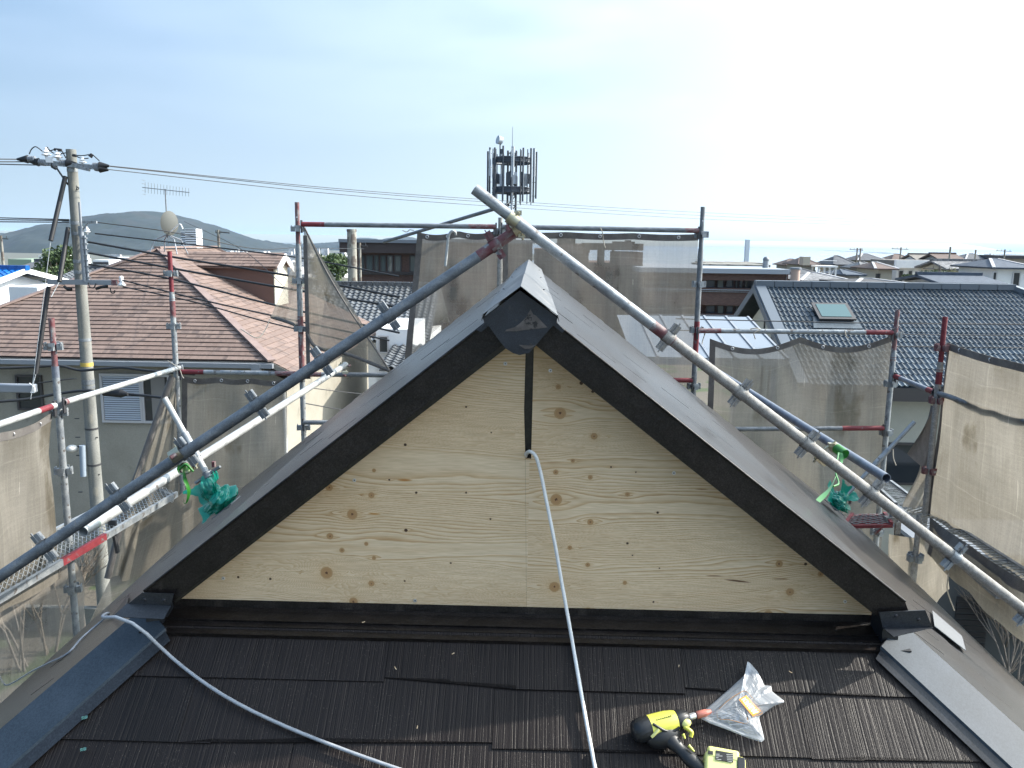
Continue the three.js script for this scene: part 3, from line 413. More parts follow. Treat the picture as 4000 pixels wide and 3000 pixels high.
  [[330, 2806], [325, 2930]].forEach(([px, py], i) => single('film_scrap', patch((u, v) => onHip(px - 12 + 24 * u, py - 6 + 12 * v - 6 * u, .012 + .004 * Math.sin(u * 6 + v * 4)), 8, 6), std({ color: col(.1, .22, .2), roughness: .4, side: THREE.DoubleSide }), i ? 'small green film scrap at the picture bottom by the dark hip' : 'small green film scrap higher up beside the dark hip', 'scrap', 'film scraps'));
}

// ---------- scaffolding ----------
const ZS = 7.4;                                                     // the row of posts behind the house
function pockets(x, y, z, s = 1, mat = M.galv, turn = 0) { const q = new THREE.Quaternion().setFromAxisAngle(UP, turn), gs = []; for (const [dx, dz] of [[1, 0], [-1, 0], [0, 1], [0, -1]]) { const c = V3(dx * .043 * s, 0, dz * .043 * s).applyQuaternion(q); gs.push(box(V3(x, y, z).add(c), dx ? .036 * s : .034 * s, .045 * s, dz ? .036 * s : .034 * s, q)); gs.push(box(V3(x, y + .018 * s, z).add(c.multiplyScalar(1.25)), dx ? .006 : .05 * s, .028 * s, dz ? .006 : .05 * s, q)); } return gs; }
function post(top, base, label, o = {}) {
  const t = thing('scaffold_post', label, 'scaffold post', 'scaffold posts'), x = top.x, z = top.z, r = .0243;
  mesh('tube', pipe(V3(x, base, z), V3(x, top.y - .42, z), r), o.mat ?? M.galv, t);
  mesh('spigot', pipe(V3(x, top.y - .43, z), top, r * .82), o.tip ?? o.mat ?? M.galv, t);
  mesh('collar', bar(V3(x, top.y - .44, z), V3(x, top.y - .36, z), r * 1.05, r * .9, 18), o.mat ?? M.galv, t);
  for (const y of o.at ?? []) mesh('wedge_pocket', pockets(x, y, z, 1, M.galv, o.turn ?? .2), o.pmat ?? M.galv, t);
  for (const [a, b, m] of o.paint ?? []) mesh('painted_section', bar(V3(x, a, z), V3(x, b, z), r * 1.02, r * 1.02, 20, true), m, t);
  if (o.hole) for (const y of o.hole) { const g = new THREE.CylinderGeometry(.006, .006, r * 1.75, 10); g.rotateX(Math.PI / 2); g.translate(x, y, z); mesh('pin_hole', g, M.insul, t); }
  return ground(t);
}
function rail(a, b, label, o = {}) {
  const t = thing(o.name ?? 'scaffold_rail', label, 'scaffold rail', o.group ?? 'scaffold rails'), d = b.clone().sub(a), l = d.length(), u = d.clone().normalize(), r = o.r ?? .0214;
  mesh('tube', pipe(a, b, r), o.mat ?? M.galv, t);
  for (const [f0, f1, m] of o.paint ?? []) mesh('painted_end', bar(a.clone().addScaledVector(d, f0), a.clone().addScaledVector(d, f1), r * 1.02, r * 1.02, 18, true), m, t);
  if (o.wedge !== false) for (const p of [a, b]) mesh('end_wedge', box(p.clone().add(V3(0, -.02, 0)), .012, .11, .034), o.wmat ?? M.steelDark, t);
  return ground(t);
}
const Y = (x, y, z) => at(x, y, z).y;
{
  const P1 = at(200, 1242, 5.73), P2 = at(662, 982, ZS), P3 = at(1160, 790, ZS), PM = at(1955, 850, ZS + .05), P4 = at(2746, 808, ZS), P5 = at(3506, 1210, ZS), P6 = at(3692, 1238, 6.64);
  const ys = (px, list, z) => list.map(y => Y(px, y, z));
  post(P1, 0, 'rusty red-tipped scaffold post beside the utility pole', { tip: M.redworn, mat: M.galv, at: ys(235, [1355, 1612, 1840, 2300], 5.73), paint: [[Y(210, 1480, 5.73), Y(210, 1430, 5.73), M.bluepipe]] });
  post(P2, 0, 'bright red-topped scaffold post in front of the brown hipped roof', { tip: M.red, at: ys(690, [1070, 1275, 1440, 1990], ZS), paint: [[Y(670, 1240, ZS), P2.y - .42, M.redworn]] });
  post(P3, 0, 'tall scaffold post holding the torn triangular mesh sheet', { tip: M.redworn, at: ys(1170, [895, 1098, 1285, 1470, 1670], ZS), paint: [[Y(1170, 1460, ZS), Y(1170, 1235, ZS), M.redworn]], hole: [P3.y - .13] });
  post(PM, 0, 'scaffold post behind the crossed pipes under the antenna tower', { mat: M.dusty, at: ys(1950, [905], ZS) });
  post(P4, 0, 'tall grey scaffold post at the end of the back rail', { mat: M.galvDark, at: ys(2730, [918, 1112, 1290, 1510], ZS), paint: [[Y(2715, 1405, ZS), Y(2718, 1255, ZS), M.red]], hole: [P4.y - .12] });
  post(P5, 0, 'worn red scaffold post between mesh sheet and tiled roof', { tip: M.redworn, at: ys(3490, [1310, 1500, 1690, 2080], ZS), paint: [[Y(3480, 1410, ZS), P5.y - .42, M.redworn]] });
  post(P6, 0, 'deep red scaffold post with wire wrapped near its top', { tip: M.red, mat: M.dusty, at: ys(3660, [1360, 1565, 1840], 6.64), pmat: M.redworn, paint: [[Y(3650, 1500, 6.64), P6.y - .42, M.red]] });
  const z = ZS - .05, A = (x, y, zz = z) => at(x, y, zz);
  rail(A(1178, 876), A(1938, 886), 'back guard rail from the torn sheet post to the crossed pipes', { mat: M.galvDark, paint: [[0, .12, M.red], [.86, 1, M.redworn]] });
  rail(A(1960, 886), A(2730, 901), 'back guard rail from the crossed pipes to the tall grey post', { mat: M.galvDark, paint: [[.93, 1, M.redworn]] });
  rail(A(705, 1452), A(1168, 1460), 'rail with red ends under the brown hipped roof eave', { paint: [[0, .2, M.red], [.8, 1, M.redworn]] });
  rail(A(1180, 1462), A(1560, 1466), 'rail running behind the shaded slope near its peak', { mat: M.galvDark, paint: [[0, .2, M.redworn]] });
  rail(A(1185, 1650), A(1480, 1652), 'short lower rail against the cream side wall', { mat: M.galvDark });
  rail(at(250, 1572, 5.70), A(700, 1436), 'pale rail rising from the rusty post to the red-topped post', { mat: M.white_pipe, paint: [[.0, .02, M.redworn]] });
  rail(at(-160, 1712, 4.6), at(214, 1584, 5.66), 'pale rail with a red end entering from the picture edge', { mat: M.white_pipe, paint: [[.80, .95, M.red]] });
  rail(A(2725, 1292), A(3488, 1299), 'rail with tied strings above the scalloped mesh sheet', { paint: [[0, .12, M.redworn], [.86, 1, M.red]] });
  rail(A(2640, 1678), A(3452, 1672), 'middle rail crossing in front of the scalloped mesh sheet', { mat: M.galvDark, paint: [[.8, 1, M.red]] });
  rail(A(2560, 1484), A(2705, 1486), 'red stub rail behind the sunlit slope', { mat: M.red });
  rail(at(3497, 1470, ZS - .04), at(3648, 1532, 6.7), 'short rail between the two red posts', { mat: M.bluepipe, paint: [[0, .15, M.red], [.85, 1, M.red]] });
  rail(at(3668, 1537, 6.62), at(4080, 1668, 5.5), 'grey rail leaving the picture past the deep red post', { mat: M.galvDark });
  // the long pipes that cross above the ridge and the shorter ones tied to them
  const lp = (a, b, label, mat, paint) => { const t = thing('scaffold_pipe', label, 'scaffold pipe', 'loose scaffold pipes'); mesh('tube', pipe(a, b, .0243, 24), mat, t); const d = b.clone().sub(a); for (const [f0, f1, m] of paint ?? []) mesh('painted_section', bar(a.clone().addScaledVector(d, f0), a.clone().addScaledVector(d, f1), .0248, .0248, 22, true), m, t); return { t, a, b, d }; };
  const flats = (o, list) => { for (const [f, m] of list) { const c = o.a.clone().addScaledVector(o.d, f), u = o.d.clone().normalize(), n = V3(0, 0, 1), s = n.clone().cross(u).normalize(), q = new THREE.Quaternion().setFromRotationMatrix(new THREE.Matrix4().makeBasis(u, s, n)); const gs = []; for (const k of [1, -1]) { gs.push(box(c.clone().addScaledVector(s, k * .048), .034, .038, .030, q)); gs.push(box(c.clone().addScaledVector(s, k * .052).add(V3(0, 0, .018)), .005, .052, .006, q)); } gs.push(bar(c.clone().addScaledVector(u, -.022), c.clone().addScaledVector(u, .022), .0285, .0285, 20, true)); mesh('wedge_pocket', gs, m, o.t); } };
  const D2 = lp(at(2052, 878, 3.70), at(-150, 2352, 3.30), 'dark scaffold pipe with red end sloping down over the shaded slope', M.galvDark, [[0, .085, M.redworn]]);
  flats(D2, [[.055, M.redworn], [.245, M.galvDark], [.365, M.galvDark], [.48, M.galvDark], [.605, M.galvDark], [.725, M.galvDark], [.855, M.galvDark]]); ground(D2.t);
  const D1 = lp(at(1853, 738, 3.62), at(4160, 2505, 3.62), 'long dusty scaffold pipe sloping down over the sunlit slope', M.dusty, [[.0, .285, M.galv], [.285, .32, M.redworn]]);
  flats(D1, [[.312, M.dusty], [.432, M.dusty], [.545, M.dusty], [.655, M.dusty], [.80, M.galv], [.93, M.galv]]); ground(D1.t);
  const S1 = lp(at(325, 2077, 3.62), at(1350, 1425, 7.25), 'pale open-ended pipe below the dark sloping pipe', M.white_pipe, [[.14, .18, M.galv], [.8, .86, M.galv]]); ground(S1.t);
  const S2 = lp(at(3462, 1868, 4.05), at(2700, 1388, 7.3), 'blue-grey open-ended pipe behind the long dusty pipe', M.bluepipe); ground(S2.t);
  const BR = lp(at(1985, 805, ZS), at(1500, 945, 8.6), 'thin dark brace behind the crossed pipes', M.galvDark); BR.t.children[0].geometry = pipe(at(1985, 800, ZS), at(1500, 945, 8.8), .017); ground(BR.t);
  // couplers
  const clampT = (c, u1, u2, label) => { const t = thing('pipe_coupler', label, 'pipe coupler', 'pipe couplers'), ring = (p, u, r) => bar(p.clone().addScaledVector(u, -.025), p.clone().addScaledVector(u, .025), r, r, 20, true); const n = u1.clone().cross(u2).normalize(); mesh('clamp_band', [ring(c[0], u1, .0295), ring(c[0], u1, .0265)], M.brass, t); mesh('clamp_band', [ring(c[1], u2, .0295), ring(c[1], u2, .0265)], M.brass, t); const s1 = u1.clone().cross(n).normalize(), s2 = u2.clone().cross(n).normalize(); for (const [p, s, u] of [[c[0], s1, u1], [c[1], s2, u2]]) { mesh('hinge_lug', box(p.clone().addScaledVector(s, .036), .03, .02, .03), M.brass, t); mesh('bolt', bar(p.clone().addScaledVector(s, .03).addScaledVector(n, -.03), p.clone().addScaledVector(s, .05).addScaledVector(n, .04), .006, .006, 8), M.brass, t); mesh('nut', bar(p.clone().addScaledVector(s, -.036).addScaledVector(u, -.01), p.clone().addScaledVector(s, -.05).addScaledVector(u, .012), .011, .011, 6), M.redworn, t); } return ground(t); };
  const u = o => o.d.clone().normalize();
  clampT([at(2005, 858, 3.62), at(2020, 892, 3.69)], u(D1), u(D2), 'brass coupler joining the crossed pipes above the ridge');
  clampT([at(735, 1822, 3.75), at(690, 1775, 3.44)], u(S1), u(D2), 'coupler holding the pale pipe by the threaded jack');
  clampT([at(3265, 1752, 4.4), at(3215, 1788, 3.66)], u(S2), u(D1), 'coupler tying the blue-grey pipe to the dusty pipe');
  clampT([at(1345, 1428, 7.25), at(1350, 1462, 7.36)], u(S1), V3(1, 0, 0), 'small coupler at the far end of the pale pipe');
  // screw jacks standing on the slopes, feet wrapped in green film
  const jack = (foot, top, n, label, bagLabel, mat, hf) => {
    const t = thing('screw_jack', label, 'screw jack', 'screw jacks'), d = top.clone().sub(foot), l = d.length(), v = d.clone().normalize(), pr = []; for (let y = 0; y <= l; y += .0045) pr.push(new THREE.Vector2((Math.round(y / .0045) % 2) ? .0172 : .0150, y)); const g = new THREE.LatheGeometry(pr, 16); g.applyQuaternion(new THREE.Quaternion().setFromUnitVectors(UP, v)); g.translate(foot.x, foot.y, foot.z); mesh('threaded_rod', g, mat, t);
    const sq = new THREE.Quaternion().setFromUnitVectors(UP, n); mesh('base_plate', box(foot.clone().addScaledVector(n, .004), .14, .006, .14, sq), M.galvDark, t);
    const h = foot.clone().addScaledVector(v, l * hf), s = v.clone().cross(V3(0, 0, 1)).normalize(); mesh('nut_collar', bar(h.clone().addScaledVector(v, -.018), h.clone().addScaledVector(v, .018), .026, .026, 16), M.galvDark, t); mesh('nut_handle', beam(h.clone().addScaledVector(s, -.085), h.clone().addScaledVector(s, .085), .02, .012, v), M.galvDark, t); mesh('nut_wing', box(h.clone().addScaledVector(s, .06).addScaledVector(v, .03), .016, .03, .02), M.redworn, t);
    mesh('sleeve', bar(foot.clone().addScaledVector(v, l * .46), foot.clone().addScaledVector(v, l * .68), .0215, .0215, 18), M.galv, t);
    ground(t);
    const b = thing('film_wrap', bagLabel, 'plastic wrap', 'green film wraps');
    const blob = (c, rx, ry, rz, seed, amp, mid) => { const g = new THREE.IcosahedronGeometry(1, 20), p = g.attributes.position, w = V3(); for (let i = 0; i < p.count; i++) { w.fromBufferAttribute(p, i); const a = Math.atan2(w.z, w.x), k = 1 + amp * (fbm(w.x * 1.9 + 9, w.y * 1.7 + w.z * 1.5 + seed, 0, 0, seed, 4) - .5) * 2 + amp * .2 * Math.abs(Math.sin(a * 2.5 + w.y * 4 + seed)) + .03 * Math.sin(w.x * 9 + seed) * Math.sin(w.y * 8); p.setXYZ(i, w.x * rx * k, w.y * ry * k, w.z * rz * k); } g.applyQuaternion(sq); g.translate(c.x, c.y, c.z); const h = mergeVertices(g.deleteAttribute('normal') && g); h.computeVertexNormals(); return h; };
    const f = (a, bb, c) => foot.clone().addScaledVector(n, a).addScaledVector(v, bb).add(V3(c, 0, 0));
    mesh('wrap_body', blob(f(.035, .02, 0), .085, .045, .075, 31 + l * 9, .5), M.greenBag, b);
    mesh('wrap_neck', blob(f(.05, .06, -.03), .05, .055, .04, 47 + l * 7, .55), M.greenBag, b);
    // flared tails of the film
    const tail = (o, d1, d2, len, wid, sd) => patch((x, y) => o.clone().addScaledVector(d1, y * len).addScaledVector(d2, (x - .5) * wid * (.35 + y * .9)).addScaledVector(n, .03 * (fbm(x * 5 + sd, y * 5, 0, 0, 77, 4) - .5) + .016 * Math.sin(x * 9 + sd) * y).addScaledVector(d1, .04 * (fbm(x * 7 + sd, 2, 0, 0, 78, 3) - .5) * y), 16, 12, .1, .1);
    const dir = V3(1, 0, 0).applyQuaternion(sq), side = n.clone().cross(dir).normalize();
    mesh('wrap_tail', [tail(f(.05, .05, 0), n.clone().multiplyScalar(.8).addScaledVector(dir, .7).normalize(), side.clone().addScaledVector(dir, -.4), 0.12, .14, 1), tail(f(.03, .02, 0), dir.clone().multiplyScalar(-1).addScaledVector(n, .25).normalize(), side.clone().addScaledVector(n, .6), .13, .15, 4), tail(f(.04, .04, 0), n.clone().multiplyScalar(1).addScaledVector(dir, -.35).normalize(), dir.clone().addScaledVector(side, .5), .13, .13, 7)], M.greenBag, b);
    ground(b);
  };
  const fl = onL(885, 1985, .004), fr = onR(3258, 1985, .004);
  jack(fl, at(643, 1556, -fl.z + .18), NL, 'pale threaded screw jack leaning on the shaded slope', 'crumpled green film around the jack on the shaded slope', M.white_pipe, .30);
  jack(fr, at(3572, 1648, -fr.z + .2), NR, 'grey threaded screw jack leaning on the sunlit slope', 'crumpled green film around the jack on the sunlit slope', M.galv, .10);
  // green ties
  const tie = (pts, label, ring) => { const t = thing('green_tie', label, 'plastic tie', 'green ties'); mesh('ribbon', patch((a, b) => { const c = new THREE.CatmullRomCurve3(pts).getPoint(b); return c.add(V3((a - .5) * .013 * (1 + .3 * Math.sin(b * 9)), (a - .5) * .008 * Math.sin(b * 11), (a - .5) * .02 * Math.cos(b * 7))); }, 4, 40), M.greenTape, t); mesh('loop', ring, M.greenTape, t); return ground(t); };
  const su = u(S1), sr = u(S2);
  tie([at(715, 1822, 3.72), at(722, 1870, 3.7), at(738, 1920, 3.7), at(725, 1968, 3.7), at(712, 1950, 3.7)], 'green tie hanging from the pale pipe', [bar(at(712, 1834, 3.76), at(728, 1824, 3.80), .027, .027, 20, true), tube([at(700, 1835, 3.7), at(725, 1815, 3.7), at(755, 1842, 3.7)], .006, 20, 6)]);
  tie([at(3283, 1768, 4.28), at(3288, 1800, 4.2), at(3270, 1850, 4.0), at(3240, 1910, 3.8), at(3195, 1958, 3.65)], 'green tie running from the blue-grey pipe to the jack foot', [bar(at(3268, 1752, 4.36), at(3300, 1775, 4.30), .0275, .0275, 20, true), tube([at(3275, 1770, 4.25), at(3265, 1850, 4.0), at(3275, 1890, 3.9), at(3255, 1900, 3.85)], .005, 30, 6)]);

  // mesh sheets
  const sheet = (c, mat, label, o = {}) => {
    const t = thing('mesh_sheet', label, 'mesh sheet', 'scaffold mesh sheets'), [tl, tr, br, bl] = c, w = tl.distanceTo(tr), h = tl.distanceTo(bl), s = o.seed ?? 1;
    const n = tr.clone().sub(tl).cross(bl.clone().sub(tl)).normalize(), f = (a, b) => { const p = tl.clone().lerp(tr, a).lerp(bl.clone().lerp(br, a), b); p.y -= (o.sag ?? .03) * Math.abs(Math.sin(a * Math.PI * (o.ties ?? 1))) * (1 - b) ** 2; const k = (fbm(a * w * 2.2 + s * 3.1, b * h * .55 + s, 0, 0, 200 + s, 3) - .5) * (o.fold ?? .17) + Math.sin(a * w * 9 + Math.sin(b * 4 + s) * 2 + s) * (o.ripple ?? .018) * (1 - .5 * b); return p.addScaledVector(n, k * Math.min(1, .25 + b * 3)); };
    mesh('cloth', patch(f, Math.ceil(w * 26) + 6, Math.ceil(h * 22) + 6, w, h), mat, t);
    const hw = (o.hem ?? .055) / h; if (o.hem !== 0) { mesh('hem', patch((a, b) => f(a, b * hw).addScaledVector(n, -.004), Math.ceil(w * 22) + 4, 2, w, .06), M.hem, t); mesh('side_hem', patch((a, b) => f(a * .05 / w, b).addScaledVector(n, -.004), 2, 40, .05, h), M.hem, t); }
    for (let i = 0; i < (o.eyes ?? 4); i++) { const a = (i + .5) / (o.eyes ?? 4), p = f(a, hw * .45), g = new THREE.TorusGeometry(.012, .004, 6, 14); g.translate(p.x, p.y, p.z + .006); mesh('eyelet', g, M.screw, t); }
    return ground(t);
  };
  const S = (x, y, zz) => at(x, y, zz);
  sheet([S(-260, 1790, 4.4), S(208, 1612, 5.66), S(232, 2262, 5.66), S(-260, 2540, 4.4)], M.sheetThick, 'pale stained mesh sheet hanging beside the rusty post', { seed: 2, ties: 2 });
  sheet([S(712, 1468, ZS + .06), S(1122, 1480, ZS + .06), S(1128, 2060, ZS + .06), S(705, 2090, ZS + .06)], M.sheetMid, 'mesh sheet under the brown roof eave behind the pale pipe', { seed: 3, ties: 3, sag: .02 });
  sheet([S(1630, 906, ZS + .1), S(1948, 898, ZS + .1), S(1960, 1500, ZS + .1), S(1572, 1500, ZS + .1)], M.sheetThin, 'thin brown mesh sheet below the back rail, nearer the torn sheet', { seed: 4, ties: 2, sag: .03 });
  sheet([S(1962, 902, ZS + .1), S(2728, 914, ZS + .1), S(2700, 1640, ZS + .1), S(1968, 1600, ZS + .1)], M.sheetThin, 'wide thin mesh sheet with the brick block showing through', { seed: 5, ties: 3, sag: .01, eyes: 5 });
  sheet([S(2772, 1322, ZS + .08), S(3486, 1310, ZS + .08), S(3436, 2190, ZS + .08), S(2738, 2190, ZS + .08)], M.sheetMid, 'stained mesh sheet with a scalloped top edge', { seed: 6, ties: 2, sag: .10, fold: .2 });
  sheet([S(3700, 1338, 6.66), S(4260, 1478, 5.0), S(4220, 2420, 5.0), S(3628, 2012, 6.66)], M.sheetThick, 'broad dusty mesh sheet at the picture edge beside the deep red post', { seed: 7, ties: 1, sag: .02 });
  sheet([S(3475, 2085, 7.0), S(3690, 2090, 6.0), S(3720, 2300, 6.0), S(3470, 2500, 7.0)], M.sheetThick, 'low mesh sheet hanging under the small bracket board', { seed: 8, hem: 0, eyes: 0 });
  sheet([S(3640, 2020, 6.0), S(4250, 2410, 4.4), S(4250, 2760, 4.4), S(3640, 2160, 6.0)], M.sheetThick, 'low mesh sheet sagging under the grated walkway', { seed: 9, eyes: 0 });
  sheet([S(520, 2060, 7.0), S(820, 1830, 7.3), S(800, 2420, 7.3), S(330, 2480, 6.6)], M.sheetMid, 'low mesh sheet hanging under the far walkway by the pole', { seed: 10, hem: 0, eyes: 1 });
  sheet([S(-300, 2440, 4.6), S(292, 2170, 6.0), S(325, 2500, 6.0), S(-300, 3000, 4.6)], M.sheetThin, 'low mesh sheet in front of the bare garden shrubs', { seed: 11, hem: 0, eyes: 0 });
  // gathered sheet hanging from the red-topped post
  { const t = thing('mesh_sheet', 'gathered mesh sheet hanging slack from the red-topped post', 'mesh sheet', 'scaffold mesh sheets'); const a = S(672, 1470, ZS - .1), b = S(690, 1480, ZS), cc = [S(640, 1560, ZS - .15), S(570, 1760, ZS - .3), S(480, 2020, ZS - .5), S(420, 2260, 6.7)], dd = [S(695, 1560, ZS), S(700, 1800, ZS), S(690, 2060, ZS), S(640, 2260, ZS - .2)]; const cu = new THREE.CatmullRomCurve3([a, ...cc]), cv = new THREE.CatmullRomCurve3([b, ...dd]); mesh('cloth', patch((x, y) => cu.getPoint(y).lerp(cv.getPoint(y), x).add(V3(0, 0, .09 * Math.sin(x * 15 + y * 3) * y * .7)), 50, 50, .8, 1.8), M.sheetMid, t); mesh('hem', tube([a, ...cc], .028, 60, 10), M.hem, t); ground(t); }
  // torn triangular flaps on the tall post
  { const t = thing('mesh_sheet', 'torn triangular mesh sheet flapping from the tall post', 'mesh sheet', 'scaffold mesh sheets');
    const flap = (p0, p1, p2, sd, m, nm) => mesh(nm, patch((x, y) => p0.clone().lerp(p1.clone().lerp(p2, x), y).add(V3(0, 0, .05 * Math.sin(x * 7 + y * 5 + sd) * y * (1 - y * .4))), 24, 24, .9, 1.2), m, t);
    flap(S(1186, 886, ZS), S(1198, 1352, ZS - .02), S(1522, 1448, ZS - .25), 1, M.sheetMid, 'flap'); flap(S(1178, 940, ZS), S(1062, 1238, ZS + .25), S(1178, 1278, ZS), 3, M.sheetThin, 'flap');
    mesh('hem', [tube([S(1062, 1238, ZS + .25), S(1120, 1256, ZS + .1), S(1180, 1280, ZS)], .018, 20, 8), tube([S(1198, 1300, ZS - .02), S(1230, 1352, ZS - .06), S(1340, 1378, ZS - .12), S(1522, 1448, ZS - .25)], .016, 40, 8), tube([S(1190, 890, ZS), S(1300, 1105, ZS - .1), S(1522, 1448, ZS - .25)], .008, 30, 8)], M.hem, t);
    mesh('side_hem', beam(S(1192, 920, ZS - .03), S(1206, 1480, ZS - .03), .035, .01, V3(0, 0, 1)), M.hem, t); ground(t); }
  { const t = thing('mesh_sheet', 'folded dark corner of mesh sheet behind the deep red post', 'mesh sheet', 'scaffold mesh sheets'); mesh('flap', patch((x, y) => S(3642, 1585, 6.7).lerp(S(3548, 1775, 6.75).lerp(S(3625, 1850, 6.7), x), y).add(V3(0, 0, .03 * Math.sin(x * 6 + y * 4))), 16, 16, .5, .5), M.hem, t); mesh('strip', patch((x, y) => S(3600, 1790, 6.8).lerp(S(3640, 1800, 6.8), x).lerp(S(3520, 2010, 6.8).lerp(S(3620, 2020, 6.8), x), y).add(V3(0, 0, .03 * Math.sin(x * 8 + y * 6))), 12, 16, .3, .5), M.sheetThick, t); ground(t); }
  // strings
  const string = (pts, label, r = .0045) => single('tie_string', tube(pts, r, 40, 6), M.rope, label, 'string', 'tie strings');
  string([S(2755, 1300, z), S(2750, 1310, z), S(2760, 1285, z), S(2745, 1330, z), S(2742, 1345, z)], 'knotted string at the red band of the tall grey post');
  string([S(2930, 1285, z - .03), S(2950, 1282, z - .04), S(2970, 1288, z - .03), S(2946, 1300, z - .04), S(2950, 1324, z)], 'string bow tied on the rail above the scalloped sheet');
  string([S(3300, 1290, z - .03), S(3304, 1310, z - .03), S(3315, 1320, z)], 'short string on the rail nearer the worn red post');
  string([S(2345, 890, z - .03), S(2352, 905, z - .03), S(2358, 945, z), S(2364, 968, z)], 'dark strap end hanging from the back rail');
  string([S(1617, 900, z), S(1600, 898, z), S(1590, 906, z), S(1572, 900, z)], 'string loop at the top corner of the thin brown sheet');
  string([S(655, 1410, z - .1), S(680, 1425, z - .1), S(700, 1440, z - .1), S(712, 1470, z - .1), S(718, 1478, z - .1)], 'white rope at the joint of the red-topped post');
  string([S(3908, 2240, 5.2), S(3903, 2300, 5.2), S(3912, 2345, 5.2), S(3895, 2365, 5.2)], 'frayed rope end hanging under the walkway, far one', .007);
  string([S(3705, 2240, 5.6), S(3700, 2300, 5.6), S(3728, 2385, 5.6)], 'thin rope hanging under the walkway, near the small board');
  string([S(3488, 1755, 7.2), S(3490, 1790, 7.2), S(3500, 1818, 7.2)], 'short rope end hanging from the worn red post');
  string([S(1055, 1245, ZS + .2), S(1035, 1290, ZS + .1), S(1005, 1320, ZS), S(940, 1285, ZS)], 'loose string trailing from the torn triangular sheet');
  // white hose hooked over the back rail
  single('bent_hose', tube([S(1740, 1040, z - .05), S(1748, 960, z - .05), S(1755, 915, z - .06), S(1768, 902, z - .06), S(1778, 908, z - .05), S(1780, 918, z - .04)], .012, 50, 10), M.white_pipe, 'bent white tube hanging from the back rail in front of the thin sheet', 'tube');

  // grated walkways
  const deck = (a, b, c, d, label, o = {}) => {                       // a-b: one long side, d-c: the other
    const t = thing('scaffold_walkway', label, 'walkway', 'scaffold walkways'), P = (x, y) => a.clone().lerp(b, x).lerp(d.clone().lerp(c, x), y), l = a.distanceTo(b), w = a.distanceTo(d), gs = [], p = .05, k = w / l;
    for (let s = -k; s < 1; s += p / l) { for (const dir of [1, -1]) { let x0 = s, x1 = s + k * .5, y0 = dir > 0 ? 0 : 1, y1 = dir > 0 ? 1 : 0; if (x0 < 0) { const f = -x0 / (x1 - x0); if (f >= 1) continue; y0 += (y1 - y0) * f; x0 = 0; } if (x1 > 1) { const f = (1 - x0) / (x1 - x0); y1 = y0 + (y1 - y0) * f; x1 = 1; } if (x1 - x0 < .002) continue; gs.push(beam(P(x0, y0), P(x1, y1), .0045, .0035)); } }
    const m = mesh('grating', gs, o.mat ?? M.galv, t);
    for (const y of [0, 1]) { mesh('side_beam', beam(P(0, y).add(V3(0, -.012, 0)), P(1, y).add(V3(0, -.012, 0)), .026, .05), o.beam ?? M.galv, t); if (o.red && y === 0) mesh('painted_section', beam(P(o.red[0], y).add(V3(0, -.012, 0)), P(o.red[1], y).add(V3(0, -.012, 0)), .028, .052), M.red, t); }
    for (const x of [.02, .33, .66, .98]) mesh('cross_bar', beam(P(x, 0).add(V3(0, -.02, 0)), P(x, 1).add(V3(0, -.02, 0)), .03, .025), o.beam ?? M.galv, t);
    return ground(t);
  };
  { const yw = 6.39, q = (x, y) => atY(x, y, yw); deck(q(690, 1925), q(-180, 2438), q(-180, 2270), q(590, 1880), 'grated walkway with a red section beside the dark sloping pipe', { red: [.42, .62] });
    const b = q(450, 2045); const t = thing('walkway_bracket', 'small dark bracket clip under the red walkway section', 'bracket'); mesh('plate', box(b.clone().add(V3(0, -.02, .04)), .06, .12, .02), M.steelDark, t); mesh('leg', beam(b.clone().add(V3(.01, -.06, .05)), b.clone().add(V3(.03, -.22, .05)), .03, .02), M.steelDark, t); ground(t); }
  { const yw = Y(3440, 1900, ZS), q = (x, y) => atY(x, y, yw); deck(q(3395, 1872), q(3500, 1968), q(3592, 1965), q(3478, 1880), 'far short grated walkway board by the worn red post', { mat: M.galvDark, beam: M.galvDark });
    deck(q(3505, 1978), q(3900, 2318), q(4180, 2340), q(3600, 1970), 'long grated walkway running out past the dusty sheet', { mat: M.galv, beam: M.galvDark });
    deck(q(3300, 2048), q(3330, 2008), q(3455, 2005), q(3482, 2045), 'small bracket board with a red front bar', { mat: M.galvDark, beam: M.red });
    const t = thing('walkway_bracket', 'clamp with wings at the end of the red front bar', 'bracket'), c = q(3480, 2030); mesh('jaw', [box(c, .10, .05, .05), box(c.clone().add(V3(.05, -.06, .02)), .04, .10, .03)], M.dusty, t); mesh('wing', beam(c, c.clone().add(V3(-.12, -.12, 0)), .02, .02), M.redworn, t); mesh('bolt', bar(c.clone().add(V3(0, .02, 0)), c.clone().add(V3(0, .07, 0)), .014, .014, 10), M.galv, t); ground(t); }
  // lower post stub and pocket under the walkway, and the pair of clamps at the pole side
  post(at(3592, 2010, 6.0), 0, 'dusty scaffold post standing under the long walkway', { mat: M.dusty, at: [Y(3592, 2180, 6.0)] });
}

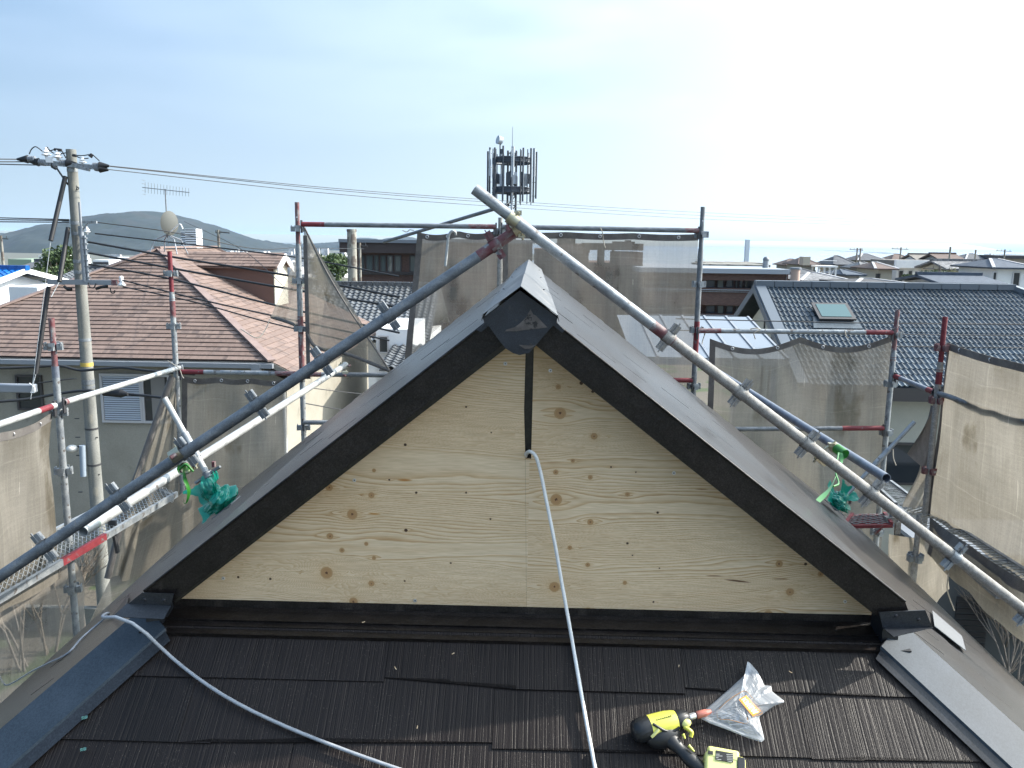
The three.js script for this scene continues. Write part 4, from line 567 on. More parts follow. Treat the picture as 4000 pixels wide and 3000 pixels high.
// ---------- neighbouring houses ----------
const hzLabel = [];
M.stucco = std({ map: mottle(L(.255, .238, .198), L(.305, .285, .24), 3, 6, 101, { c: L(.21, .196, .163), cut: .66, fine: .05 }), roughness: .92, bumpMap: noiseBump, bumpScale: .002 });
M.creamWall = std({ map: mottle(L(.52, .49, .40), L(.58, .55, .46), 3, 6, 102, { fine: .05 }), roughness: .9 });
M.whiteWall = std({ map: mottle(L(.68, .69, .70), L(.76, .77, .77), 3, 5, 103, { fine: .03 }), roughness: .85 });
M.soffit = std({ color: col(.2, .19, .17), roughness: .9 });
M.gutter = std({ color: col(.24, .26, .29), roughness: .45, metalness: .2 });
M.glass = std({ color: col(.03, .035, .04), roughness: .06, metalness: 0, specularIntensity: 1 });
M.frame = std({ color: col(.5, .5, .52), roughness: .4, metalness: .3 });
M.darkFrame = std({ color: col(.05, .045, .045), roughness: .5 });
M.shutter = std({ color: col(.42, .47, .55), roughness: .5 });
M.curtain = std({ color: col(.6, .6, .57), roughness: .9 });
const brownSlate = (a, b, s) => std({ map: tex(256, 256, (u, v) => { const k = fbm(u * 24, v * 6, 24, 6, s, 4), st = fbm(u * 7, v * 2, 7, 2, s + 5, 4); return mixc(mixc(a, b, k), L(.075, .055, .05), sstep(.58, .78, st) * .6); }, { rx: 1 / 1.1, ry: 1 / 1.1 }), roughness: .8, bumpMap: noiseBump, bumpScale: .003 });
M.brown = [brownSlate(L(.152, .105, .087), L(.212, .15, .126), 111), brownSlate(L(.17, .118, .098), L(.228, .163, .137), 113), brownSlate(L(.137, .094, .078), L(.195, .137, .115), 115)];
M.brownEdge = std({ map: mottle(L(.19, .135, .12), L(.24, .175, .155), 1, 6, 117), roughness: .6 });
function windowAt(parent, x0, x1, y0, y1, z, o = {}) {               // a framed window on a wall that faces the viewer
  const f = o.f ?? .05, w = mesh('window', boxB(x0 + f, x1 - f, y0 + f, y1 - f, z - .03, z + .004), o.glass ?? M.glass, parent);
  mesh('window_frame', [boxB(x0, x1, y0, y0 + f, z - .02, z + .05), boxB(x0, x1, y1 - f, y1, z - .02, z + .05), boxB(x0, x0 + f, y0 + f, y1 - f, z - .02, z + .05), boxB(x1 - f, x1, y0 + f, y1 - f, z - .02, z + .05), ...(o.mull ?? []).map(m => boxB(lerp(x0, x1, m) - f / 2, lerp(x0, x1, m) + f / 2, y0 + f, y1 - f, z - .01, z + .035))], o.frame ?? M.frame, w);
  return w;
}
{
  // brown hipped house beside the utility pole
  const h = thing('hipped_house', 'cream house with a brown slate hipped roof beside the utility pole', 'house');
  const C = at(1055, 1412, 20), A = at(620, 975, 25.2), E = at(1172, 1472, 20), XL = 2 * A.x - C.x, Ye = C.y, za = 25.2, zr = 29.7;
  const V = V3(0, A.y - Ye, -(za - 20)), Ls = V.length(); V.normalize();
  const base = mesh('roof_face', tri(V3(XL, Ye, -20), V3(C.x, Ye, -20), A.clone()), M.brown[0], h);
  slates(base, V3(XL, Ye, -20), V3(1, 0, 0), V, [[0, 0], [C.x - XL, 0], [A.x - XL, Ls]], { w: .91, e: .19, thick: .010, lift: .028, mats: M.brown, name: 'slate', gap: .006, seed: 21, shift: .5 });
  const m = (A.y - Ye) / (C.x - A.x), VRr = V3(-1, m, 0).normalize(), n = Math.hypot(1, m), vt = (E.x - A.x) * n, vc = (E.x - C.x) * n, O = V3(E.x, A.y - m * (E.x - A.x), -20);
  const face2 = [[0, 0], [11.5, 0], [9.7, vt], [5.2, vt], [0, vc]];
  const r2 = mesh('roof_face', slab(face2.map(([u, v]) => O.clone().addScaledVector(VRr, v).add(V3(0, -.06, -u))), V3(m, 1, 0).normalize(), .05), M.brown[0], h);
  slates(r2, O, V3(0, 0, -1), VRr, face2, { w: .91, e: .19, thick: .010, lift: .02, mats: M.brown, name: 'slate', gap: .008, seed: 22, shift: .5 });
  const cap = (a, b, w = .2) => mesh('hip_cap', beam(a.clone().add(V3(0, .05, 0)), b.clone().add(V3(0, .05, 0)), w, .05), M.brownEdge, h);
  cap(V3(C.x + .05, Ye - .02, -19.95), A); cap(V3(XL, Ye, -20), A); cap(A.clone().add(V3(0, .02, .1)), V3(A.x, A.y + .02, -zr)); cap(V3(A.x, A.y, -zr), V3(A.x + 3.5, A.y - 1.8, -31));
  // left face, away from us, so that the roof is closed
  mesh('roof_face', [slab([V3(XL, Ye, -20), A, V3(A.x, A.y, -zr), V3(XL, Ye, -31)], V3(-m, 1, 0), .03), slab([V3(XL, Ye, -31), V3(A.x, A.y, -zr), V3(E.x, O.y, -31.4)], V3(0, 1, -1), .03)], M.brown[1], h);
  mesh('eave_board', [boxB(XL, C.x, Ye - .16, Ye - .02, -20.04, -19.98), beam(V3(C.x, Ye - .07, -20.01), V3(E.x, O.y - .07, -20.01), .06, .12)], M.soffit, h);
  mesh('soffit', [boxB(XL + .1, C.x, Ye - .2, Ye - .17, -20.6, -20.0)], M.soffit, h);
  const gt = mesh('gutter', beam(V3(XL, Ye - .1, -19.9), V3(C.x + .1, Ye - .1, -19.9), .12, .11), M.gutter, h); mesh('outlet_box', boxB(C.x - .42, C.x - .2, Ye - .3, Ye - .05, -19.98, -19.82), M.gutter, gt);
  const xr = E.x - .5, wz = -20.45;
  mesh('wall', [boxB(XL + .5, xr, 0, O.y - .12, -31, wz), slab([V3(XL + .5, O.y - .12, wz - .02), V3(xr - .05, O.y - .12, wz - .02), V3(C.x - .6, Ye - .18, wz - .02), V3(XL + .5, Ye - .18, wz - .02)], V3(0, 0, 1), .02)], M.stucco, h);
  const xy = (x, y) => at(x, y, -wz), a = xy(405, 1648), b = xy(665, 1462), wdw = windowAt(h, a.x, b.x, a.y, b.y, wz + .02, { mull: [.57, .6], f: .06 });
  const s0 = a.x + .07, s1 = lerp(a.x, b.x, .55); for (let i = 0; i < 20; i++) { const y = lerp(a.y + .07, b.y - .06, (i + .5) / 20); mesh('shutter_slat', boxB(s0, s1, y - .022, y + .018, wz + .03, wz + .052), M.shutter, wdw); }
  mesh('curtain', boxB(lerp(a.x, b.x, .72), lerp(a.x, b.x, .92), a.y + .07, b.y - .07, wz + .022, wz + .028), std({ color: col(.22, .21, .2), roughness: 1 }), wdw);
  const c = xy(75, 1600), d = xy(165, 1465); windowAt(h, c.x, d.x, c.y, d.y, wz + .02, { frame: M.darkFrame });
  mesh('drain_pipe', bar(V3(xr - .03, 0, wz + .06), V3(xr - .03, O.y - .2, wz + .06), .04), M.whiteWall, h);
  // dormer
  const zd = 26.5, rp = at(1113, 996, zd), xg = rp.x, xs = A.x + .3, ye = rp.y - .42, W = .85;
  const dm = mesh('dormer_roof', [slab([V3(xs, rp.y, -zd), V3(xg, rp.y, -zd), V3(xg, ye, -zd + W), V3(xs, ye, -zd + W)], V3(0, .9, .42), .05), slab([V3(xs, rp.y, -zd), V3(xg, rp.y, -zd), V3(xg, ye, -zd - W), V3(xs, ye, -zd - W)], V3(0, .9, -.42), .05)], M.brown[2], h);
  const dv = V3(0, rp.y - ye, -W), dl = dv.length(); dv.normalize(); slates(dm, V3(xs, ye, -zd + W).add(V3(0, .055, .02)), V3(1, 0, 0), dv, [[0, 0], [xg - xs, 0], [xg - xs, dl], [0, dl]], { w: .91, e: .19, thick: .012, lift: .02, mats: M.brown, name: 'slate', gap: .006, seed: 23 });
  mesh('dormer_wall', boxB(A.x + .6, xg - .18, A.y - m * (xg - A.x) - .3, ye + .02, -zd - W + .14, -zd + W - .14), std({ color: col(.13, .075, .06), roughness: .85 }), h);
  const bg = mesh('barge_board', [slab([V3(xg, rp.y + .05, -zd), V3(xg, rp.y - .16, -zd), V3(xg, ye - .16, -zd + W), V3(xg, ye + .05, -zd + W)], V3(1, 0, 0), .04), slab([V3(xg, rp.y + .05, -zd), V3(xg, rp.y - .16, -zd), V3(xg, ye - .16, -zd - W), V3(xg, ye + .05, -zd - W)], V3(1, 0, 0), .04)], M.whiteWall, h);
  mesh('dormer_gable', slab([V3(xg - .17, A.y - m * (xg - A.x) - .2, -zd + W - .15), V3(xg - .17, ye + .02, -zd + W - .15), V3(xg - .17, rp.y - .02, -zd), V3(xg - .17, ye + .02, -zd - W + .15), V3(xg - .17, A.y - m * (xg - A.x) - .2, -zd - W + .15)], V3(1, 0, 0), .03), M.creamWall, h);
  ground(h);
  // antenna and dish on the ridge
  const ta = thing('television_antenna', 'thin television antenna on a mast above the brown hipped roof', 'antenna'), zt = 24.6, mt = at(645, 738, zt), mb = V3(mt.x, A.y + .35, mt.z);
  mesh('mast', bar(mb, mt, .022, .018, 8), M.galvDark, ta); const b0 = at(556, 732, zt), b1 = at(740, 752, zt); mesh('boom', bar(b0, b1, .012, .012, 6), M.galvDark, ta);
  for (let i = 0; i < 15; i++) { const p = b0.clone().lerp(b1, .06 + i * .066), e = .16 - i * .003; mesh('element', bar(p.clone().add(V3(0, -e, .02)), p.clone().add(V3(0, e, -.02)), .006, .006, 5), M.galvDark, ta); }
  mesh('reflector', [-.2, -.1, .1, .2].map(y => bar(b0.clone().add(V3(-.02, y, -.25)), b0.clone().add(V3(.12, y, .25)), .006, .006, 5)), M.galvDark, ta);
  mesh('mast_leg', [[-.45, .3], [.4, .35], [-.3, -.4], [.45, -.3]].flatMap(([x, z]) => [bar(V3(mt.x, A.y + .45, mt.z), V3(mt.x + x * .7, A.y + .3, mt.z + z * .6), .018, .018, 6), bar(V3(mt.x + x * .7, A.y + .3, mt.z + z * .6), V3(mt.x + x, A.y - .12, mt.z + z), .018, .018, 6)]), M.gutter, ta); ground(ta);
  const sd = thing('satellite_dish', 'round satellite dish facing away on the antenna mast', 'satellite dish'), dc = at(662, 872, zt - .1), dg = new THREE.SphereGeometry(.62, 28, 10, 0, Math.PI * 2, 0, .48); dg.scale(1, .8, 1.25); dg.rotateX(Math.PI / 2); dg.rotateY(.95); dg.translate(dc.x, dc.y, dc.z); const dg2 = dg; dg2.computeBoundingBox(); const bc = dg2.boundingBox.getCenter(V3()); dg2.translate(dc.x - bc.x, dc.y - bc.y, dc.z - bc.z);
  mesh('dish', dg2, std({ color: col(.09, .095, .088), roughness: .7, side: THREE.DoubleSide }), sd); mesh('feed_arm', tube([dc.clone().add(V3(.02, -.27, .05)), dc.clone().add(V3(.22, -.12, .1)), dc.clone().add(V3(.36, -.02, .12)), dc.clone().add(V3(.44, -.16, .12))], .018, 20, 6), M.whiteWall, sd); mesh('bracket', box(dc.clone().add(V3(-.1, -.05, .02)), .14, .12, .1), M.gutter, sd); ground(sd);
}
// curved roof tile shared by the tiled roofs
function tileGeo(w, l, rolls, hgt, lip) {
  const n = rolls * 6, prof = x => { const p = (x * rolls) % 1; return hgt * Math.pow(.5 + .5 * Math.cos((p - .35) * 2 * Math.PI), 1.6); }, pos = [], idx = [];
  for (let i = 0; i <= n; i++) { const x = i / n, y = prof(Math.min(x, .9999)); pos.push((x - .5) * w, y + lip, 0, (x - .5) * w, y, -l, (x - .5) * w, y + lip - .03, 0); }
  for (let i = 0; i < n; i++) { const a = i * 3, b = a + 3; idx.push(a, b, a + 1, a + 1, b, b + 1, a, a + 2, b, b, a + 2, b + 2); }
  const g = new THREE.BufferGeometry(); g.setAttribute('position', new THREE.Float32BufferAttribute(pos, 3)); g.setIndex(idx); return mUV(toCreasedNormals(g, 1.0));
}
function tiles(parent, O, U, V, poly, o) {
  const N = U.clone().cross(V).normalize(), g = o.geo, us = poly.map(p => p[0]), vs = poly.map(p => p[1]), inside = (u, v) => poly.every(([ax, ay], i) => { const [bx, by] = poly[(i + 1) % poly.length]; return (bx - ax) * (v - ay) - (by - ay) * (u - ax) >= -.02; }), list = [], R = rng(o.seed ?? 3);
  let row = 0; for (let v = Math.min(...vs); v < Math.max(...vs) - o.e * .4; v += o.e, row++) for (let u = Math.min(...us) + o.w / 2; u < Math.max(...us); u += o.w) if (inside(u, v + o.e * .4)) { const p = O.clone().addScaledVector(U, u).addScaledVector(V, v); list.push(new THREE.Matrix4().makeBasis(U, N, V.clone().negate()).setPosition(p.addScaledVector(N, (R() - .5) * .004))); }
  const keep = o.keep ?? 300; list.slice(0, keep).forEach((mm, i) => { const t = mesh('roof_tile', g, o.mats[Math.floor(R() * o.mats.length)], parent); t.matrixAutoUpdate = true; mm.decompose(t.position, t.quaternion, t.scale); });
  if (list.length > keep) { const im = new THREE.InstancedMesh(g, o.mats[0], list.length - keep); list.slice(keep).forEach((mm, i) => { im.setMatrixAt(i, mm); const k = .78 + .5 * R(); im.setColorAt(i, col(k, k, k * (.97 + .06 * R()))); }); im.name = 'roof_tile_field'; im.userData.kind = 'stuff'; im.castShadow = im.receiveShadow = true; parent.add(im); }
}
const tileMat = (r, g, b, s, ro = .42) => [0, 1, 2].map(i => std({ map: mottle(L(r * (.72 + i * .2), g * (.72 + i * .2), b * (.72 + i * .2)), L(r * (1.1 + i * .2), g * (1.1 + i * .2), b * (1.1 + i * .2)), 1, 8, s + i, { n: 64 }), roughness: ro }));
M.blueTile = tileMat(.055, .076, .096, 121); M.greyTile = tileMat(.10, .105, .11, 125, .32); M.vividTile = tileMat(.01, .10, .34, 128, .25);
{
  // blue-grey tiled house to the right
  const h = thing('tiled_house', 'house with a blue-grey tiled gable roof and a skylight', 'house'), ze = 18.9, Yr = at(3400, 1122, 23.06).y, Ye = at(3600, 1512, ze).y, zr = 23.06, xl = at(2956, 1122, zr).x, xr = at(3960, 1124, zr).x, dz = zr - ze, V = V3(0, Yr - Ye, -dz), Ls = V.length(); V.normalize();
  const N = V3(0, dz, Yr - Ye).normalize(), face = mesh('roof_face', slab([V3(xl, Ye, -ze), V3(xr + 4, Ye, -ze), V3(xr, Yr, -zr), V3(xl, Yr, -zr)].map(p => p.addScaledVector(N, -.06)), N, .04), M.blueTile[0], h);
  const O = V3(xl + .22, Ye, -ze);
  const sk0 = onPlane(3196, 1254, V3(0, Ye, -ze), N), sk1 = onPlane(3300, 1207, V3(0, Ye, -ze), N);
  tiles(face, O, V3(1, 0, 0), V, [[0, 0], [xr + 4 - xl, 0], [xr - xl - .2, Ls], [0, Ls]], { geo: tileGeo(.25, .26, 2, .036, .02), w: .25, e: .232, mats: M.blueTile, keep: 300, seed: 9 });
  mesh('roof_face', slab([V3(xl, Ye, -ze - 2 * dz), V3(xr + 4, Ye, -ze - 2 * dz), V3(xr, Yr, -zr), V3(xl, Yr, -zr)], V3(0, 1, -.5), .04), M.blueTile[1], h);
  const edge = std({ color: col(.10, .12, .145), roughness: .4 });
  for (let i = 0; i < 14; i++) { const a = lerp(xl - .05, xr, i / 14), b = lerp(xl - .05, xr, (i + .97) / 14); mesh('ridge_tile', boxB(a, b, Yr - .02, Yr + .14, -zr - .14, -zr + .14), edge, h); }
  mesh('verge_board', [slab([V3(xl - .06, Ye, -ze + .02), V3(xl + .2, Ye, -ze + .02), V3(xl + .2, Yr, -zr), V3(xl - .06, Yr, -zr)].map(p => p.addScaledVector(N, .0)), N, .07), slab([V3(xl - .06, Ye, -ze - 2 * dz), V3(xl + .2, Ye, -ze - 2 * dz), V3(xl + .2, Yr, -zr), V3(xl - .06, Yr, -zr)], V3(0, dz, -(Yr - Ye)).normalize(), .07), slab([V3(xl - .06, Ye - .2, -ze), V3(xl - .06, Ye, -ze), V3(xl - .06, Yr, -zr), V3(xl - .06, Yr - .2, -zr)], V3(-1, 0, 0), .03), slab([V3(xl - .06, Ye - .2, -ze - 2 * dz), V3(xl - .06, Ye, -ze - 2 * dz), V3(xl - .06, Yr, -zr), V3(xl - .06, Yr - .2, -zr)], V3(-1, 0, 0), .03)], edge, h);
  const hp = beam(V3(xr, Yr + .05, -zr), V3(xr + 4, Ye + .05, -ze), .28, .12); mesh('hip_ridge', hp, edge, h);
  mesh('roof_face', tri(V3(xr, Yr, -zr), V3(xr + 4, Ye, -ze), V3(xr + 4, Ye, -ze - 2 * dz)), M.blueTile[2], h);
  mesh('wall', [boxB(xl + .35, xr + 3.5, 0, Ye - .1, -ze - 2 * dz + .5, -ze - .55), slab([V3(xl + .35, Ye - .1, -ze - .55), V3(xl + .35, Yr - .35, -zr), V3(xl + .35, Ye - .1, -ze - 2 * dz + .55)], V3(-1, 0, 0), .05)], std({ map: mottle(L(.40, .39, .33), L(.46, .45, .38), 2, 6, 131, { fine: .04 }), roughness: .85 }), h);
  mesh('gable_batten', [boxB(xl + .27, xl + .33, 4, Yr - .75, -zr - .06, -zr + .0), boxB(xl + .27, xl + .33, 4, Yr - .75, -zr + .7, -zr + .78)], M.darkFrame, h);
  mesh('eave_board', boxB(xl + .1, xr + 3.8, Ye - .34, Ye - .03, -ze - .02, -ze + .03), M.darkFrame, h);
  const sw = sk1.x - sk0.x, U = V3(1, 0, 0), sq = (x, l, hh) => V3(sk0.x + x, 0, 0).setComponent(1, sk0.y).setComponent(2, sk0.z).addScaledVector(V, l).addScaledVector(N, hh), sl2 = sk1.clone().sub(sk0).dot(V);
  const sky = mesh('skylight_kerb', slab([sq(0, -.1, .05), sq(sw, -.1, .05), sq(sw, sl2, .05), sq(0, sl2, .05)], N, .08), M.darkFrame, h); mesh('skylight_frame', slab([sq(-.04, -.14, .13), sq(sw + .04, -.14, .13), sq(sw + .04, sl2 + .04, .13), sq(-.04, sl2 + .04, .13)], N, .03), M.darkFrame, sky); mesh('skylight_pane', slab([sq(.05, -.04, .163), sq(sw - .05, -.04, .163), sq(sw - .05, sl2 - .05, .163), sq(.05, sl2 - .05, .163)], N, .008), std({ color: col(.085, .15, .16), roughness: .5, specularIntensity: .3 }), sky);
  mesh('skylight_flashing', slab([sq(-.25, -.45, .03), sq(sw + .12, -.45, .03), sq(sw + .12, -.1, .03), sq(-.12, .1, .03)], N, .045), M.blueTile[0], h);
  const wx = (x, y) => at(x, y, ze + .55), a = wx(3440, 1890), b = wx(3620, 1730); windowAt(h, a.x, b.x, a.y, b.y, -ze - .53, { frame: M.darkFrame });
  const c = wx(3640, 2420), d = wx(3790, 2160); windowAt(h, c.x, d.x, Math.max(.1, c.y), d.y, -ze - .53, { frame: M.darkFrame, mull: [.5] }); const e = wx(3820, 2480), f = wx(3960, 2300); mesh('garage_door', boxB(e.x, f.x, .05, f.y, -ze - .56, -ze - .5), M.darkFrame, h);
  ground(h);
  // carport with clear corrugated sheets
  const cp = thing('carport', 'carport with pale clear roof panels behind the scalloped sheet', 'carport'), q = (x, y, z) => at(x, y, z), c0 = q(2470, 1395, 13.5), c1 = q(2935, 1392, 13.5), yb = c0.y + .45, pan = std({ color: col(.25, .29, .34), roughness: .2, transmission: .35, thickness: 0, side: THREE.DoubleSide });
  for (let i = 0; i < 6; i++) { const x0 = lerp(c0.x, c1.x + .6, i / 6), x1 = lerp(c0.x, c1.x + .6, (i + .95) / 6); mesh('roof_panel', slab([V3(x0, c0.y, -13.5), V3(x1, c0.y, -13.5), V3(x1, yb, -16.2), V3(x0, yb, -16.2)], V3(0, 1, .17), .01), pan, cp); mesh('rafter', beam(V3(x1 + .02, c0.y, -13.5), V3(x1 + .02, yb, -16.2), .04, .06), M.gutter, cp); }
  mesh('front_beam', beam(V3(c0.x, c0.y - .06, -13.5), V3(c1.x + .6, c0.y - .06, -13.5), .05, .1), M.gutter, cp); for (const x of [c0.x + .2, c1.x + .4]) for (const z of [-13.6, -16.1]) mesh('leg', boxB(x - .04, x + .04, 0, c0.y, z - .04, z + .04), M.gutter, cp); ground(cp);
}
{
  // grey-tiled house between the torn sheet and the thin sheet
  const h = thing('tiled_house', 'small white house with a silvery grey tiled roof behind the torn sheet', 'house'), z0 = 36, z1 = 40.5, e0 = at(1290, 1330, z0), r0 = at(1290, 1112, z1), xl = at(1200, 1112, z1).x, xr = at(1720, 1112, z1).x, V = V3(0, r0.y - e0.y, -(z1 - z0)), Ls = V.length(); V.normalize(); const N = V3(0, z1 - z0, r0.y - e0.y).normalize();
  const f = mesh('roof_face', slab([V3(xl, e0.y, -z0), V3(xr, e0.y, -z0), V3(xr, r0.y, -z1), V3(xl, r0.y, -z1)].map(p => p.addScaledVector(N, -.08)), N, .04), M.greyTile[0], h);
  tiles(f, V3(xl, e0.y, -z0), V3(1, 0, 0), V, [[0, 0], [xr - xl, 0], [xr - xl, Ls], [0, Ls]], { geo: tileGeo(.27, .30, 1, .06, .035), w: .27, e: .26, mats: M.greyTile, seed: 12 });
  for (let i = 0; i < 18; i++) mesh('ridge_tile', boxB(lerp(xl, xr, i / 18), lerp(xl, xr, (i + .9) / 18), r0.y - .05, r0.y + .18, -z1 - .14, -z1 + .14), M.greyTile[0], h);
  mesh('roof_face', slab([V3(xl, e0.y, -z1 - 4.5), V3(xr, e0.y, -z1 - 4.5), V3(xr, r0.y, -z1), V3(xl, r0.y, -z1)], V3(0, 1, -.5), .04), M.greyTile[1], h);
  mesh('wall', [boxB(xl + .4, xr - .4, 0, e0.y - .1, -z1 - 4, -z0 - .5)], M.whiteWall, h); ground(h);
  // lower tiled roof and white wall seen just past the shaded slope
  const g = thing('tiled_house', 'white wall and low tiled roof just past the shaded slope', 'house'), q = (x, y, z) => at(x, y, z), a = q(1420, 1330, 24), b = q(1560, 1470, 24), w0 = q(1455, 1300, 27);
  mesh('wall', boxB(q(1470, 1400, 27).x, q(1600, 1400, 27).x, 0, q(1500, 1285, 27).y, -31, -27), M.whiteWall, g);
  const zz = 24.5, e = q(1500, 1440, zz), rr = q(1500, 1350, 27); const VV = V3(0, rr.y - e.y, -2.5), LL2 = VV.length(); VV.normalize(); const NN = V3(0, 2.5, rr.y - e.y).normalize(), x0 = q(1480, 1440, zz).x, x1 = q(1640, 1440, zz).x; const ff = mesh('roof_face', slab([V3(x0, e.y, -zz), V3(x1, e.y, -zz), V3(x1, rr.y, -27), V3(x0, rr.y, -27)].map(p => p.addScaledVector(NN, -.08)), NN, .04), M.greyTile[0], g); tiles(ff, V3(x0, e.y, -zz), V3(1, 0, 0), VV, [[0, 0], [x1 - x0, 0], [x1 - x0, LL2], [0, LL2]], { geo: tileGeo(.27, .30, 1, .06, .035), w: .27, e: .26, mats: M.greyTile, seed: 13 }); mesh('lower_wall', boxB(x0 + .2, x1 - .2, 0, e.y - .1, -27, -zz - .3), M.whiteWall, g); windowAt(g, q(1478, 1345, 27).x, q(1520, 1345, 27).x, q(1500, 1380, 27).y, q(1500, 1310, 27).y, -26.97, {}); ground(g);
}
// ---------- brown brick block and its roof gear ----------
M.brick = std({ map: tex(512, 512, (u, v, i, j) => { const r = Math.floor(v * 32), c = Math.floor(u * 16 + (r & 1) * .5), fu = u * 16 + (r & 1) * .5 - c, fv = v * 32 - r, k = hash(mod(c, 16), r, 7); if (fu < .04 || fv < .1) return L(.11, .085, .075); return mixc(L(.085, .045, .036), L(.14, .08, .062), k * .7 + .3 * fbm(u * 8, v * 8, 8, 8, 9, 3)); }, { rx: 1 / 3.6, ry: 1 / 2.2 }), roughness: .85 });
M.brickDark = std({ color: col(.045, .036, .034), roughness: .7 });
{
  const h = thing('brick_apartment', 'long brown brick apartment block behind the mesh sheets', 'apartment building'), z = 80, q = (x, y, zz = z) => at(x, y, zz), B = (x0, x1, y0, y1, zf, dep, base) => { const a = q(x0, y1, zf), b = q(x1, y0, zf); return boxB(a.x, b.x, base ?? a.y, b.y, -zf - dep, -zf); };
  mesh('wall', [B(1395, 1730, 985, 1200, 80, 14, -6), B(1720, 2080, 945, 1300, 76, 16, -6)], M.brick, h);
  mesh('roof_fascia', [B(1326, 1735, 945, 986, 79, 15)], std({ color: col(.05, .036, .034), roughness: .7 }), h);
  mesh('roof_slab', [B(1322, 1740, 939, 946, 78.8, 16), B(1700, 2090, 938, 946, 75.8, 17)], std({ color: col(.16, .18, .21), roughness: .6 }), h);
  for (const [x0, x1] of [[1408, 1424], [1430, 1458], [1462, 1480], [1486, 1508], [1513, 1536], [1541, 1568], [1600, 1625], [1660, 1700]]) { const a = q(x0, 1064), b = q(x1, 997); windowAt(h, a.x, b.x, a.y, b.y, -z + .05, { frame: M.darkFrame, f: .12, glass: std({ color: col(.10, .12, .12), roughness: .08 }) }); }
  mesh('sill_band', B(1395, 1730, 1066, 1072, 79.7, 1), M.brickDark, h);
  // middle part with open roof terrace
  mesh('wall', [B(2080, 2300, 975, 1400, 74, 14, -6), B(2395, 2512, 985, 1400, 70, 6, -6), B(2300, 2512, 1035, 1400, 70, 16, -6)], M.brick, h);
  mesh('terrace_beam', [B(2290, 2514, 952, 976, 69.6, 7), B(2335, 2362, 976, 1040, 70, 1), B(2392, 2400, 976, 1040, 69.9, 1)], M.brickDark, h);
  mesh('roof_tank', [B(2150, 2305, 952, 985, 73, 8)], std({ color: col(.26, .17, .13), roughness: .7 }), h);
  mesh('roof_gear', [B(2178, 2200, 920, 955, 73, 2), B(2204, 2248, 928, 952, 73, 3), B(2400, 2480, 944, 952, 70, 2), B(2450, 2466, 938, 946, 70, 2)], M.brickDark, h);
  for (const [x, y0, y1] of [[1760, 1010, 1060], [1800, 1010, 1060], [1840, 1010, 1060], [1880, 1010, 1060], [1770, 1120, 1170], [1830, 1120, 1170], [1880, 1120, 1170], [2330, 1060, 1110], [2380, 1060, 1110], [2330, 1150, 1200], [2380, 1150, 1200]]) { const zz = x > 2000 ? 70 : 76, a = q(x - 15, y1, zz), b = q(x + 15, y0, zz); windowAt(h, a.x, b.x, a.y, b.y, -zz + .05, { frame: M.darkFrame, f: .12 }); }
  // wing with two floors of balconies
  mesh('wing_wall', [B(2505, 3080, 1062, 1090, 66, 14), B(2505, 3080, 1130, 1188, 66, 14), B(2505, 3080, 1232, 1500, 66, 14, -6)], M.brick, h);
  mesh('wing_recess', B(2505, 3070, 1085, 1240, 67.4, 12), M.brick, h);
  mesh('roof_slab', B(2495, 3086, 1053, 1063, 65.6, 15), std({ color: col(.30, .33, .37), roughness: .5 }), h);
  for (const y of [1128, 1228]) { const a = q(2505, y, 65.9), b = q(3075, y + 8, 65.9); mesh('balcony_rail', [bar(V3(a.x, a.y, a.z), V3(b.x, a.y, b.z), .05, .05, 6), bar(V3(a.x, a.y - .14, a.z), V3(b.x, a.y - .14, b.z), .03, .03, 6)], M.galv, h); }
  for (const [y0, y1] of [[1092, 1128], [1192, 1230]]) for (const [x0, x1, g] of [[2520, 2560, 0], [2580, 2620, 0], [2650, 2690, 0], [2756, 2795, 0], [2800, 2830, 1], [2836, 2866, 0], [2872, 2885, 1], [2888, 2904, 0], [2908, 2945, 2], [2962, 2998, 2], [3000, 3070, 3]]) { const a = q(x0, y1, 67.2), b = q(x1, y0, 67.2); windowAt(h, a.x, b.x, a.y, b.y, -67.3, { frame: M.darkFrame, f: .08, glass: [std({ color: col(.07, .09, .12), roughness: .1 }), std({ color: col(.2, .22, .2), roughness: .5 }), M.glass, std({ color: col(.28, .29, .26), roughness: .7 })][g] }); }
  mesh('wing_pier', [B(2946, 2960, 1090, 1130, 66.2, 1), B(3062, 3074, 1055, 1240, 65.9, 1)], M.gutter, h);
  for (const b of [B(2760, 3000, 1028, 1044, 84, 6), B(2750, 3010, 1035, 1052, 74, 6)]) mesh('roof_parapet', b, M.concreteDirty, h);
  ground(h);
  const fl = thing('concrete_flue', 'round concrete flue standing in front of the brick block', 'flue'), a = at(1362, 895, 62), b = at(1374, 1115, 62); mesh('shaft', bar(V3(a.x + .22, -4, -62), V3(a.x + .22, a.y, -62), .36, .34, 24), M.concreteDirty, fl); mesh('rim', bar(V3(a.x + .22, a.y, -62), V3(a.x + .22, a.y - .18, -62), .37, .37, 24), M.concreteDirty, fl); ground(fl);
  const ch = thing('round_chimney', 'pinkish round chimney at the end of the balcony wing', 'chimney'), c = at(3108, 1052, 64); mesh('shaft', bar(V3(c.x, -5, -64), V3(c.x, c.y, -64), .32, .34, 20), std({ color: col(.5, .36, .29), roughness: .8 }), ch); mesh('cap', bar(V3(c.x, c.y, -64), V3(c.x, c.y + .14, -64), .42, .42, 20), M.gutter, ch); ground(ch);
  const vb = thing('roof_ventilator', 'ball-topped vent stack on the balcony wing roof', 'vent', null), v = at(2992, 1020, 70); mesh('stack', bar(V3(v.x, at(2992, 1048, 70).y, -70), V3(v.x, v.y, -70), .26, .24, 16), M.galv, vb); const sg = new THREE.SphereGeometry(.26, 16, 12); sg.translate(v.x, v.y + .12, -70); mesh('ball', sg, M.galvDark, vb); ground(vb);
}
